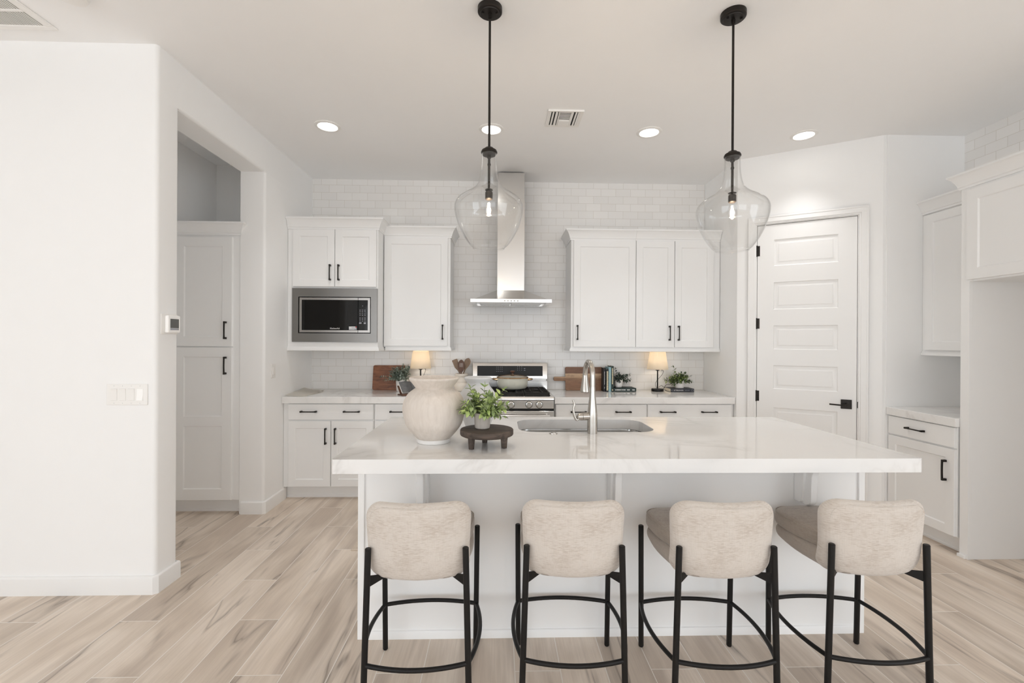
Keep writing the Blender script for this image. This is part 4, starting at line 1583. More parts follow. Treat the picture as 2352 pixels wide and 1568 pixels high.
def book(name, label, w, h, d, mat, loc, rot=(0, 0, 0), group=None):
    """spine at y=0 facing -y; w = spine width (x), h = height (z), d = depth (y)"""
    t = thing(name, label, 'book', loc, 0, group)
    t.rotation_euler = rot
    c = 0.0025
    bm = bmesh.new()
    box(bm, 0, c, 0.001, d, 0, h)
    box(bm, w - c, w, 0.001, d, 0, h)
    pts = [(0.0, 0.004)] + [(w * k / 6, -0.003 * math.sin(PI * k / 6)) for k in range(0, 7)] + [(w, 0.004)]
    prism(bm, pts, 0, h)
    link_mesh('cover', bm, mat, t, bevel=0.0005)
    link_mesh('pages', nbox((c, w - c, 0.004, d - 0.003, 0.003, h - 0.003)), 'white_book', t)
    return t


def spine_marks(t, w, h, mat, spans, frac=0.42):
    bm = bmesh.new()
    rnd = random.Random(int(h * 10000) + int(w * 5000))
    for a, b in spans:
        z = a
        while z < b:
            l = rnd.uniform(0.004, 0.009)
            e = rnd.uniform(-0.1, 0.1) * w
            box(bm, w / 2 - frac * w / 2 + e * 0.3, w / 2 + frac * w / 2 + e * 0.3, -0.0038, -0.0030, z, min(b, z + l))
            z += l + 0.0018
    link_mesh('spine_lettering', bm, mat, t)


yb_ = 4.545
b1 = book('book', 'black upright book with thin white spine lettering, leaning on the cutting board', 0.024, 0.236, 0.095, 'black_book', (1.046, yb_ + 0.01, ZT + 0.0005))
spine_marks(b1, 0.024, 0.236, 'white_ink', [(0.03, 0.045), (0.07, 0.20)], 0.16)
b2 = book('book', 'black upright book with bold cream spine lettering between the black and blue books', 0.024, 0.222, 0.150, 'black_book', (1.0715, yb_, ZT + 0.0005))
spine_marks(b2, 0.024, 0.222, 'gold_ink', [(0.012, 0.205)], 0.62)
b3 = book('book', 'pale blue upright book standing beside the dark green book', 0.025, 0.243, 0.155, 'blue_book', (1.0965, yb_, ZT + 0.0005))
spine_marks(b3, 0.025, 0.243, 'gold_ink', [(0.03, 0.045), (0.09, 0.19)], 0.10)
b4 = book('book', 'dark green upright book with cream spine lettering beside small potted plant', 0.025, 0.254, 0.155, 'green_book', (1.1225, yb_, ZT + 0.0005))
spine_marks(b4, 0.025, 0.254, 'gold_ink', [(0.012, 0.024), (0.075, 0.235)], 0.42)


def lying_book(label, L, th, d, mat, loc, rz=0.0):
    t = thing('book', label, 'book', loc, rz)
    c = 0.0025
    bm = bmesh.new()
    box(bm, 0, L, 0.001, d, 0, c)
    box(bm, 0, L, 0.001, d, th - c, th)
    box(bm, 0, L, -0.0005, 0.004, 0, th)
    link_mesh('cover', bm, mat, t, bevel=0.001)
    link_mesh('pages', nbox((0.003, L - 0.003, 0.004, d - 0.003, c, th - c)), 'white_book', t)
    return t


lb = lying_book('dark green book lying flat under the plant beside the upright books', 0.225, 0.036, 0.165, 'green_book', (1.150, 4.545, ZT + 0.0005))
bm = bmesh.new()
rnd = random.Random(5)
for a, b_ in ((0.012, 0.116), (0.130, 0.160), (0.182, 0.210)):
    x = a
    while x < b_:
        l = rnd.uniform(0.003, 0.006)
        hz = rnd.uniform(0.0035, 0.0055)
        box(bm, x, min(b_, x + l), -0.0010, -0.0004, 0.018 - hz, 0.018 + hz)
        x += l + rnd.choice((0.0012, 0.0012, 0.004))
link_mesh('spine_lettering', bm, 'white_ink', lb)
lb2 = lying_book('navy book lying flat under the plant beside the right lamp', 0.236, 0.034, 0.165, 'navy', (1.712, 4.520, ZT + 0.0005), math.radians(0))
text_mesh('spine_title', 'LET THERE BE WATER', 0.0135, 'white_ink', lb2, (0.080, -0.0008, 0.017), (PI / 2, 0, 0), sx=0.72)
text_mesh('spine_author', 'SETH M. SIEGEL', 0.009, 'grey_ink', lb2, (0.168, -0.0008, 0.017), (PI / 2, 0, 0), sx=0.75)
bm = bmesh.new()
lathe(bm, [(0.0095, 0), (0.0110, 0)], (0, 0, 0), 24)
bmesh.ops.rotate(bm, verts=bm.verts, cent=(0, 0, 0), matrix=Matrix.Rotation(PI / 2, 3, 'X'))
bmesh.ops.translate(bm, verts=bm.verts, vec=(0.219, -0.0008, 0.017))
box(bm, 0.010, 0.014, -0.0010, -0.0004, 0.014, 0.019)
link_mesh('spine_emblem', bm, 'grey_ink', lb2)

# plants on the books
p1 = thing('potted_plant', 'small dark plant in white pot on the dark green book', 'potted plant', (1.214, 4.615, ZT + 0.037))
bm = bmesh.new()
lathe(bm, smooth_profile([(0.022, 0.0), (0.032, 0.003), (0.039, 0.018), (0.042, 0.05), (0.0425, 0.078)], 3) + [(0.0395, 0.079), (0.038, 0.060), (0.001, 0.058)], (0, 0, 0), 36, cap0=True, cap1=True)
link_mesh('pot', bm, 'pot_white', p1)
plant(p1, 0.060, 0.03, 50, (0.05, 0.10), 0.027, 0.017, 4, 'leaf_dark', 11, 1.0, 0.6, tops=[(0.1, 0.75, 0.115), (0.0, 0.4, 0.12), (0.3, 0.2, 0.115), (PI / 2 + 0.4, 1.35, 0.125), (-2, 1.1, 0.09)], maxup=1.3, lim=(-0.035, 0.2, -0.12, 0.10))
p2 = thing('potted_plant', 'small green plant in pale pot on the navy book', 'potted plant', (1.831, 4.600, ZT + 0.035))
bm = bmesh.new()
lathe(bm, [(0.040, 0.0), (0.042, 0.002), (0.043, 0.016), (0.0432, 0.078), (0.0405, 0.079), (0.039, 0.060), (0.001, 0.058)], (0, 0, 0), 36, cap0=True, cap1=True)
link_mesh('pot', bm, 'pot_white', p2)
plant(p2, 0.060, 0.03, 60, (0.05, 0.11), 0.028, 0.015, 4, 'leaf_mid', 23, 1.0, 0.55, tops=[(PI / 2 + 1.2, 1.4, 0.155), (PI, 0.45, 0.135), (PI * 0.97, 0.3, 0.12), (0, 0.7, 0.12), (0.2, 0.3, 0.10), (PI * 1.1, -0.1, 0.07)])
p3 = thing('potted_plant', 'grey-green plant in white pot beside the brown cutting board', 'potted plant', (-0.945, 4.535, ZT + 0.0005))
bm = bmesh.new()
lathe(bm, [(0.050, 0.0), (0.054, 0.003), (0.060, 0.110), (0.060, 0.118), (0.056, 0.119), (0.054, 0.098), (0.001, 0.096)], (0, 0, 0), 40, cap0=True, cap1=True)
link_mesh('pot', bm, 'pot_white', p3)
plant(p3, 0.112, 0.04, 120, (0.08, 0.140), 0.022, 0.0135, 7, 'leaf_grey', 31, 1.0, 0.25, tops=[(PI * 0.98, 0.3, 0.19), (PI, 0.1, 0.15), (PI * 0.9, 0.9, 0.15), (-0.3, 0.9, 0.15), (-0.2, 0.5, 0.14), (-1.5, 1.3, 0.15), (0.5, 1.3, 0.14)], lim=(-0.25, 0.070, -0.15, 0.10))

# cookbook on its stand
cb_ = thing('cookbook_stand', 'wooden cookbook stand on the left worktop behind the beige vase', 'book stand', (-0.765, 4.215, ZT + 0.0005), math.radians(38))
bm = nbox((-0.12, 0.12, 0.0, 0.012, 0.0, 0.018), (-0.12, 0.12, 0.012, 0.10, 0.0, 0.012))
link_mesh('ledge', bm, 'spoon_dark', cb_, bevel=0.001)
bm = bmesh.new()
prism_x(bm, [(0.035, 0.012), (0.047, 0.012), (0.112, 0.085), (0.100, 0.085)], -0.12, 0.12)
link_mesh('back_rest', bm, 'spoon_dark', cb_, bevel=0.001)
ck = thing('cookbook', 'open cookbook with dark pages resting on the wooden stand', 'book', (-0.765, 4.215, ZT + 0.014), math.radians(38))
bm = bmesh.new()


def bookpage(bm, s, th0, th1, lift):
    n = 8
    A, B = [], []
    rows = []
    for i in range(n + 1):
        u_ = i / n
        x = s * 0.115 * u_
        hgt = 0.018 * math.sin(PI * u_ * 0.9) * (1 - 0.4 * u_)
        rows.append((x, hgt))
    vs = []
    for x, hgt in rows:
        col_ = []
        for (y, z) in ((0.018, 0.006), (0.098, 0.092)):
            nrm = Vector((0, -0.73, 0.68))
            for off in (lift + th0, lift + th1 + hgt):
                q = Vector((x, y, z)) + nrm * off
                col_.append(bm.verts.new(q))
        vs.append(col_)
    for a, b in zip(vs[:-1], vs[1:]):
        bm.faces.new((a[0], b[0], b[2], a[2]))
        bm.faces.new((a[1], a[3], b[3], b[1]))
        bm.faces.new((a[0], a[1], b[1], b[0]))
        bm.faces.new((a[2], b[2], b[3], a[3]))
    bm.faces.new((vs[0][0], vs[0][2], vs[0][3], vs[0][1]))
    bm.faces.new((vs[-1][0], vs[-1][1], vs[-1][3], vs[-1][2]))


for s in (-1, 1):
    bm = bmesh.new()
    bookpage(bm, s, 0.002, 0.014, 0.0)
    link_mesh('page_block', bm, 'page_white', ck)
    bm = bmesh.new()
    bookpage(bm, s, 0.0145, 0.0155, 0.0)
    link_mesh('printed_page', bm, 'page_dark', ck)

# magazine on the worktop corner
bm = bmesh.new()
rows = []
for i in range(9):
    u_ = i / 8
    x = -1.885 + 0.175 * u_
    lift = 0.003 + 0.022 * (1 - u_) ** 2
    skew = 0.06 * u_
    rows.append([bm.verts.new((x + 0.0, 4.10 + 0.0, ZT + 0.001 + lift * 0.3)), bm.verts.new((x + 0.015, 4.35, ZT + 0.001 + lift)), bm.verts.new((x - 0.02 + 0.03 * u_, 4.56, ZT + 0.001 + lift * 1.2))])
for a, b in zip(rows[:-1], rows[1:]):
    for k in (0, 1):
        bm.faces.new((a[k], b[k], b[k + 1], a[k + 1]))
bmesh.ops.solidify(bm, geom=bm.faces[:], thickness=0.003)
tag(link_mesh('magazine', bm, 'paper', loc=(0, 0, 0.0025)), 'pale paper booklet with curled edge at the left end of the worktop', 'magazine')

# crock with utensils
ck_ = thing('utensil_crock', 'cream ribbed ceramic crock holding wooden utensils beside the stove', 'crock', (-0.370, 4.590, ZT + 0.0005))
bm = bmesh.new()
prof = smooth_profile([(0.045, 0.0), (0.060, 0.004), (0.072, 0.030), (0.078, 0.060), (0.070, 0.078), (0.064, 0.086), (0.068, 0.098), (0.062, 0.112), (0.054, 0.122), (0.0535, 0.135), (0.056, 0.142), (0.064, 0.150), (0.066, 0.160), (0.062, 0.170), (0.055, 0.174)], 4)
lathe(bm, prof + [(0.049, 0.172), (0.047, 0.14), (0.05, 0.05), (0.001, 0.03)], (0, 0, 0), 48, cap0=True, cap1=True)
link_mesh('crock_body', bm, 'crock', ck_)


def flat_utensil(name, label, outline, mat, base, tip, holes=(), th=0.008):
    """outline half widths along the length: [(t 0..1, halfwidth)]"""
    bm = bmesh.new()
    b = Vector(base)
    d = Vector(tip) - b
    L = d.length
    d.normalize()
    s = Vector((1, 0, 0))
    s = (s - d * s.dot(d)).normalized()
    n = d.cross(s)
    rows = []
    for t_, hw_ in outline:
        c = b + d * (L * t_)
        rows.append([bm.verts.new(c - s * hw_ - n * th / 2), bm.verts.new(c + s * hw_ - n * th / 2), bm.verts.new(c + s * hw_ + n * th / 2), bm.verts.new(c - s * hw_ + n * th / 2)])
    for A, B in zip(rows[:-1], rows[1:]):
        for k in range(4):
            j = (k + 1) % 4
            bm.faces.new((A[k], A[j], B[j], B[k]))
    bm.faces.new(rows[0])
    bm.faces.new(list(reversed(rows[-1])))
    o = link_mesh(name, bm, mat, bevel=0.002)
    for x0, t0, t1 in holes:
        pass
    return tag(o, label, 'utensil'), b, d, s, n, L, th


oval = [(0.0, 0.006), (0.50, 0.006), (0.58, 0.009), (0.66, 0.018), (0.74, 0.027), (0.82, 0.032), (0.90, 0.030), (0.96, 0.020), (1.0, 0.006)]
flat_utensil('spatula', 'wooden spatula with slanted top, leftmost in the cream crock', [(0.0, 0.006), (0.45, 0.006), (0.56, 0.010), (0.70, 0.026), (0.98, 0.027), (1.0, 0.024)], 'spoon_light', (-0.345, 4.600, 0.985), (-0.440, 4.585, 1.226))
# slotted spoon: built from strips so the slots are real
bm = bmesh.new()
cxs, ys_ = -0.370, 4.560
zb_, zt_ = 0.960, 1.226
def hwid(z):
    t_ = (z - 1.10) / (zt_ - 1.10)
    if t_ <= 0:
        return 0.006
    return 0.006 + 0.026 * math.sin(PI * min(1, t_ ** 0.9)) ** 0.75 if t_ < 0.5 else 0.032 * math.sqrt(max(0.0, 1 - ((t_ - 0.5) / 0.5) ** 2.2))
zsl0, zsl1 = 1.152, 1.196
zs = [zb_ + (zt_ - zb_) * i / 40 for i in range(40)] + [zt_ - 0.0005]
for z0_, z1_ in zip(zs[:-1], zs[1:]):
    h0_, h1_ = max(0.002, hwid(z0_)), max(0.002, hwid(z1_))
    inslot = z0_ >= zsl0 - 1e-6 and z1_ <= zsl1 + 1e-6
    cuts = [(-1.0, -0.50), (-0.34, -0.10), (0.10, 0.34), (0.50, 1.0)] if inslot else [(-1.0, 1.0)]
    for a, b in cuts:
        vs = [bm.verts.new(p) for p in ((cxs + a * h0_, ys_, z0_), (cxs + b * h0_, ys_, z0_), (cxs + b * h1_, ys_, z1_), (cxs + a * h1_, ys_, z1_))]
        vb = [bm.verts.new((v.co.x, v.co.y + 0.008, v.co.z)) for v in vs]
        bm.faces.new(vs)
        bm.faces.new(list(reversed(vb)))
        for i in range(4):
            j = (i + 1) % 4
            bm.faces.new((vs[i], vb[i], vb[j], vs[j]))
bmesh.ops.remove_doubles(bm, verts=bm.verts, dist=1e-5)
tag(link_mesh('slotted_spoon', bm, 'spoon_dark'), 'dark wooden slotted spoon in the middle of the cream crock', 'utensil')
flat_utensil('wooden_spoon', 'light wooden spoon, rightmost in the cream crock next to the stove', oval, 'spoon_light', (-0.385, 4.612, 0.985), (-0.298, 4.59, 1.240))


# table lamps
def lamp(label, x, y, cordpts):
    t = thing('table_lamp', label, 'lamp', (x, y, ZT + 0.0005))
    bm = bmesh.new()
    lathe(bm, [(0.056, 0.0), (0.060, 0.002), (0.060, 0.022), (0.057, 0.026), (0.010, 0.028), (0.001, 0.028)], (0, 0, 0), 40, cap0=True, cap1=True)
    link_mesh('base', bm, 'black_metal', t)
    bm = bmesh.new()
    tube(bm, [(0, 0, 0.026), (0, 0, 0.235)], 0.0065, 12)
    lathe(bm, [(0.0065, 0.205), (0.022, 0.214), (0.022, 0.218), (0.010, 0.219)], (0, 0, 0), 20)
    lathe(bm, [(0.014, 0.218), (0.014, 0.262), (0.001, 0.262)], (0, 0, 0), 16, cap1=True)
    link_mesh('pole', bm, 'black_metal', t)
    bm = bmesh.new()
    prof = [(0.106, 0.222), (0.104, 0.226), (0.0775, 0.392), (0.0765, 0.395), (0.0745, 0.395), (0.0755, 0.391), (0.102, 0.226), (0.104, 0.222)]
    lathe(bm, prof, (0, 0, 0), 96, closed=True, wob=lambda a, k: 1 + 0.006 * math.sin(24 * a))
    link_mesh('lamp_shade', bm, 'shade', t)
    bm = bmesh.new()
    lathe(bm, smooth_profile([(0.012, 0.262), (0.016, 0.272), (0.026, 0.292), (0.028, 0.308), (0.020, 0.326), (0.002, 0.334)], 4), (0, 0, 0), 24, cap0=True, cap1=True)
    link_mesh('bulb', bm, 'bulb_glow', t)
    bm = bmesh.new()
    tube(bm, smooth_profile([(0.010, 0.02, 0.225), (0.04, 0.01, 0.217), (0.05, 0.0, 0.215)], 3), 0.004, 8)
    tube(bm, smooth_profile(cordpts, 6), 0.0018, 8)
    link_mesh('cord', bm, 'cord', t)
    l = bpy.data.lights.new('lamp_bulb_light', 'POINT')
    l.energy = 1.7
    l.color = (1.0, 0.83, 0.64)
    l.shadow_soft_size = 0.03
    o = bpy.data.objects.new('lamp_bulb_light', l)
    COL.objects.link(o)
    o.location = (0, 0, 0.318)
    o.parent = t
    return t


lamp('small table lamp with glowing pleated shade beside potted plant and navy book', 1.607, 4.600,
     [(0.05, 0.0, 0.215), (0.060, 0.0, 0.20), (0.050, 0.012, 0.165), (0.012, 0.02, 0.118), (-0.012, 0.02, 0.085), (-0.012, 0.02, 0.05), (0.0, 0.03, 0.034), (0.03, 0.05, 0.036), (0.065, 0.07, 0.052), (0.085, 0.085, 0.040), (0.12, 0.095, 0.020)])
lamp('small table lamp with glowing pleated shade beside the grey-green plant, left worktop', -0.776, 4.600,
     [(0.05, 0.0, 0.215), (0.048, 0.0, 0.20), (0.03, 0.01, 0.155), (0.008, 0.012, 0.11), (0.01, 0.03, 0.06), (0.03, 0.07, 0.012), (0.06, 0.09, 0.004)])
cable = bmesh.new()
tube(cable, smooth_profile([(1.700, 4.700, ZT + 0.004), (1.730, 4.695, ZT + 0.055), (1.765, 4.694, ZT + 0.062), (1.80, 4.700, ZT + 0.075), (1.83, 4.71, ZT + 0.080), (1.86, 4.715, ZT + 0.06), (1.88, 4.712, ZT + 0.004)], 6), 0.0022, 8)
tag(link_mesh('lamp_cable', cable, 'cord'), 'loop of black power cable behind the navy book', 'cable')


# ------------------------------------------------------------------ wall fittings
def outlet(label, x, z):
    t = thing('outlet', label, 'outlet', (x, YB - 0.0005, z))
    link_mesh('plate', nbox((-0.036, 0.036, -0.006, 0.0, -0.058, 0.058)), 'plastic', t, bevel=0.002)
    bm = nbox((-0.018, 0.018, -0.0085, -0.006, -0.034, -0.003), (-0.018, 0.018, -0.0085, -0.006, 0.003, 0.034))
    r = link_mesh('receptacle', bm, 'plastic', t, bevel=0.002)
    bm = nbox((-0.008, -0.006, -0.009, -0.0083, 0.014, 0.026), (0.006, 0.008, -0.009, -0.0083, 0.014, 0.026), (-0.008, -0.006, -0.009, -0.0083, -0.022, -0.010), (0.006, 0.008, -0.009, -0.0083, -0.022, -0.010))
    link_mesh('slots', bm, 'gap', r)


outlet('white wall outlet on the tile behind the left table lamp', -0.730, 1.128)
outlet('white wall outlet on the tile behind the striped cutting board', 0.955, 1.150)
outlet('white wall outlet on the tile between right lamp and its plant', 1.70, 1.128)

t = thing('light_switch', 'wide white four-rocker switch plate on the left wall', 'light switch', (-2.054, YPN - 0.0005, 1.106))
link_mesh('plate', nbox((-0.110, 0.110, -0.006, 0, -0.058, 0.058)), 'plastic', t, bevel=0.002)
for k in range(4):
    x = -0.070 + 0.0467 * k
    bm = bmesh.new()
    tilt = -1 if k < 3 else 1
    pr = [(-0.006, -0.033), (-0.0075 - (0.004 if tilt > 0 else 0), -0.032), (-0.0075, 0.0), (-0.0075 - (0.003 if tilt < 0 else 0), 0.032), (-0.006, 0.033), (-0.004, 0.033), (-0.004, -0.033)]
    prism_x(bm, pr, x - 0.0165, x + 0.0165)
    link_mesh('rocker', bm, 'plastic_bright' if k == 3 else 'plastic', t)
    bm = bmesh.new()
    frame_boxes(bm, x - 0.0178, x + 0.0178, -0.0345, 0.0345, 0.001, -0.0066, -0.0058)
    link_mesh('rocker_gap', bm, 'grey_ink' if False else 'plastic', t)
bm = bmesh.new()
for k in range(4):
    x = -0.070 + 0.0467 * k
    for z in (-0.048, 0.048):
        box(bm, x - 0.0004, x + 0.0004, -0.0064, -0.0058, z - 0.003, z + 0.003)
link_mesh('screws', bm, 'grey_ink', t)

t = thing('light_switch', 'narrow white switch plate between alcove opening and left base cabinet', 'light switch', (XL + 0.0005, 3.925, 1.152), PI / 2)
link_mesh('plate', nbox((-0.036, 0.036, -0.006, 0, -0.058, 0.058)), 'plastic', t, bevel=0.002)
link_mesh('rocker', nbox((-0.0165, 0.0165, -0.009, -0.004, -0.033, 0.033)), 'plastic', t, bevel=0.002)

t = thing('thermostat', 'white wall thermostat with grey screen on the left pier', 'thermostat', (XL + 0.0005, 2.705, 1.500), PI / 2)
link_mesh('wall_plate', nbox((-0.072, 0.060, -0.006, 0, -0.058, 0.058)), 'plastic', t, bevel=0.003)
bd = link_mesh('housing', nbox((-0.050, 0.050, -0.030, -0.006, -0.050, 0.050)), 'plastic_bright', t, bevel=0.006)
link_mesh('screen', nbox((-0.034, 0.034, -0.0315, -0.029, -0.022, 0.030)), 'lcd', t, bevel=0.0005)
link_mesh('touch_bar', nbox((-0.034, 0.034, -0.0315, -0.029, -0.034, -0.023)), 'grey_ink', t, bevel=0.0005)

# ------------------------------------------------------------------ ceiling fittings
CANS = [(-1.317, 'leftmost of the four recessed downlights in the kitchen ceiling'), (-0.066, 'recessed downlight behind the left pendant rod'), (1.164, 'recessed downlight right of the ceiling air vent'), (2.395, 'recessed downlight nearest the pantry door, right of the right pendant')]


def downlight(label, x, y, power, group=None, cone=92):
    t = thing('recessed_downlight', label, 'ceiling light', (x, y, H), 0, group)
    bm = bmesh.new()
    lathe(bm, [(0.096, 0.0), (0.096, -0.004), (0.088, -0.008), (0.074, -0.009), (0.070, -0.004), (0.070, 0.0)], (0, 0, 0), 48)
    link_mesh('trim_ring', bm, 'plastic', t)
    bm = bmesh.new()
    lathe(bm, [(0.0705, -0.0045), (0.045, -0.0065), (0.001, -0.007)], (0, 0, 0), 40, cap1=True)
    link_mesh('lens', bm, 'can_glow', t)
    l = bpy.data.lights.new('downlight_beam', 'SPOT')
    l.energy = power
    l.color = (1.0, 0.982, 0.965)
    l.spot_size = math.radians(cone)
    l.spot_blend = 1.0
    l.shadow_soft_size = 0.07
    o = bpy.data.objects.new('downlight_beam', l)
    COL.objects.link(o)
    o.location = (0, 0, -0.02)
    o.parent = t
    return t


for x, lab in CANS:
    downlight(lab, x, 3.555, 30)
# unseen downlights added behind the camera for bounced fill light
for k, (x, y) in enumerate(((-3.2, -0.6), (0.0, -0.6), (3.0, -0.6), (-3.2, -2.6), (0.0, -2.6), (3.0, -2.6), (-3.2, -4.9), (0.0, -4.9), (3.0, -4.9))):
    downlight('unseen fill downlight added in the ceiling behind the camera', x, y, 102, 'fill downlights added behind the camera', 76)

# supply register
t = thing('air_vent', 'square white supply vent in the ceiling between the pendants', 'vent', (0.470, 3.360, H))
q = 0.128
bm = bmesh.new()
frame_boxes(bm, -q, q, -q, q, 0.018, 0, 0)
bm.free()
bm = bmesh.new()


def flat_frame(bm, a, w, z0, z1):
    box(bm, -a, a, -a, -a + w, z0, z1)
    box(bm, -a, a, a - w, a, z0, z1)
    box(bm, -a, -a + w, -a + w, a - w, z0, z1)
    box(bm, a - w, a, -a + w, a - w, z0, z1)


flat_frame(bm, q, 0.026, -0.006, -0.0005)
box(bm, -q, q, -q - 0.001, -q + 0.004, -0.014, -0.006)
link_mesh('frame', bm, 'plastic', t, bevel=0.001)
link_mesh('duct', nbox((-q + 0.025, q - 0.025, -q + 0.025, q - 0.025, -0.002, -0.0008)), 'gap', t)
bm = bmesh.new()
for x, w in ((-0.088, 0.012), (-0.063, 0.016), (0.052, 0.012), (0.076, 0.012), (0.094, 0.012), (-0.045, 0.008), (0.043, 0.006)):
    box(bm, x - w / 2, x + w / 2, -0.100, 0.100, -0.010, -0.003)
for k in range(6):
    y = -0.092 + 0.021 * k
    box(bm, -0.040, 0.040, y - 0.005, y + 0.005, -0.0055, -0.003)
box(bm, -0.040, 0.040, 0.020, 0.100, -0.012, -0.003)
link_mesh('louvers', bm, 'plastic', t, bevel=0.0008)

# return grille, top left
t = thing('return_air_grille', 'large white return air grille in the ceiling above the left wall', 'vent', (-2.72, 2.13, H))
bm = bmesh.new()
gx, gy = 0.384, 0.372
for a, b, c, d in ((-gx, gx, gy - 0.035, gy), (-gx, gx, -gy, -gy + 0.035), (-gx, -gx + 0.035, -gy + 0.035, gy - 0.035), (gx - 0.035, gx, -gy + 0.035, gy - 0.035)):
    box(bm, a, b, c, d, -0.010, -0.0005)
link_mesh('frame', bm, 'plastic', t, bevel=0.003)
link_mesh('duct', nbox((-gx + 0.035, gx - 0.035, -gy + 0.035, gy - 0.035, -0.0015, -0.0005)), 'grey_back', t)
bm = bmesh.new()
n = 54
for k in range(n):
    x = -gx + 0.037 + (2 * gx - 0.074) * (k + 0.5) / n
    vs = [bm.verts.new(p) for p in ((x - 0.006, -gy + 0.035, -0.004), (x + 0.0050, -gy + 0.035, -0.007), (x + 0.0050, gy - 0.035, -0.007), (x - 0.006, gy - 0.035, -0.004))]
    vb = [bm.verts.new((v.co.x + 0.0006, v.co.y, v.co.z + 0.0009)) for v in vs]
    bm.faces.new(vs)
    bm.faces.new(list(reversed(vb)))
    for i in range(4):
        j = (i + 1) % 4
        bm.faces.new((vs[i], vb[i], vb[j], vs[j]))
for y in (-0.23, -0.075, 0.08, 0.225):
    box(bm, -gx + 0.035, gx - 0.035, y - 0.006, y + 0.006, -0.010, -0.0015)
link_mesh('louvers', bm, 'plastic', t, angle=20)

bm = bmesh.new()
lathe(bm, [(0.070, 0.0), (0.070, -0.012), (0.062, -0.030), (0.040, -0.036), (0.001, -0.037)], (0, 0, 0), 40, cap0=True, cap1=True)
tag(link_mesh('smoke_detector', bm, 'plastic', loc=(-2.025, 2.225, H - 0.0005)), 'round white smoke detector on the ceiling at the very top left', 'smoke detector')


# ------------------------------------------------------------------ pendants
def pendant(label, x, y):
    t = thing('pendant_light', label, 'pendant light', (x, y, 0))
    bm = bmesh.new()
    lathe(bm, [(0.060, H - 0.0005), (0.060, H - 0.022), (0.056, H - 0.026), (0.048, H - 0.027), (0.046, H - 0.031), (0.012, H - 0.033)], (0, 0, 0), 40, cap0=True, cap1=True)
    for s in (-1, 1):
        lathe(bm, [(0.0055, H - 0.031), (0.0055, H - 0.038), (0.001, H - 0.039)], (s * 0.034, -0.012, 0), 12, cap1=True)
    link_mesh('canopy', bm, 'bronze', t)
    bm = bmesh.new()
    tube(bm, [(0, 0, 2.345), (0, 0, H - 0.03)], 0.0058, 14)
    lathe(bm, [(0.009, H - 0.055), (0.009, H - 0.032)], (0, 0, 0), 16, cap0=True)
    link_mesh('rod', bm, 'bronze', t)
    bm = bmesh.new()
    lathe(bm, [(0.008, 2.366), (0.020, 2.362), (0.024, 2.356), (0.036, 2.350), (0.040, 2.342), (0.040, 2.337), (0.034, 2.333), (0.032, 2.326), (0.001, 2.325)], (0, 0, 0), 36, cap0=True, cap1=True)
    link_mesh('cap', bm, 'bronze', t)
    bm = bmesh.new()
    tube(bm, [(0, 0, 2.325), (0, 0, 2.312)], 0.010, 14)
    tube(bm, [(0, 0, 2.312), (0, 0, 2.150)], 0.0060, 14)
    lathe(bm, [(0.0075, 2.285), (0.0085, 2.280), (0.0075, 2.275)], (0, 0, 0), 14)
    lathe(bm, [(0.006, 2.162), (0.019, 2.157), (0.019, 2.154), (0.006, 2.152)], (0, 0, 0), 28)
    lathe(bm, [(0.006, 2.150), (0.0175, 2.146), (0.0185, 2.142), (0.0185, 2.112), (0.014, 2.108), (0.001, 2.108)], (0, 0, 0), 28, cap1=True)
    link_mesh('socket', bm, 'bronze', t)
    # glass jug shade, open at the bottom
    out = smooth_profile([(0.0375, 2.337), (0.0370, 2.320), (0.0380, 2.270), (0.0435, 2.225), (0.056, 2.185), (0.083, 2.155), (0.122, 2.130), (0.152, 2.108), (0.166, 2.085), (0.1685, 2.060), (0.163, 2.025), (0.147, 1.975), (0.122, 1.925), (0.098, 1.890), (0.086, 1.878), (0.080, 1.873), (0.0785, 1.868)], 6)
    inn = [(r - 0.0028, z + 0.0006) for r, z in reversed(out)]
    bm = bmesh.new()
    lathe(bm, out + inn, (0, 0, 0), 72, closed=True)
    link_mesh('glass_shade', bm, 'glass', t, angle=60)
    bm = bmesh.new()
    lathe(bm, smooth_profile([(0.012, 2.108), (0.013, 2.098), (0.019, 2.080), (0.022, 2.060), (0.021, 2.045), (0.013, 2.028), (0.001, 2.024)], 5), (0, 0, 0), 28, cap1=True)
    bl = link_mesh('bulb', bm, 'bulb_glass', t)
    bm = bmesh.new()
    for k in range(6):
        a = k * PI / 3
        tube(bm, [(0.004 * math.cos(a), 0.004 * math.sin(a), 2.092), (0.0065 * math.cos(a), 0.0065 * math.sin(a), 2.045)], 0.0016, 6)
    link_mesh('filament', bm, 'filament', bl)
    l = bpy.data.lights.new('pendant_bulb_light', 'POINT')
    l.energy = 5.0
    l.color = (1.0, 0.78, 0.55)
    l.shadow_soft_size = 0.012
    o = bpy.data.objects.new('pendant_bulb_light', l)
    COL.objects.link(o)
    o.location = (0, 0, 2.066)
    o.parent = t
    return t


pendant('clear glass jug pendant on a bronze rod, the left one above the vases', -0.052, 2.262)
pendant('clear glass jug pendant on a bronze rod, the right one in front of the door', 1.158, 2.255)

# ------------------------------------------------------------------ bar stools


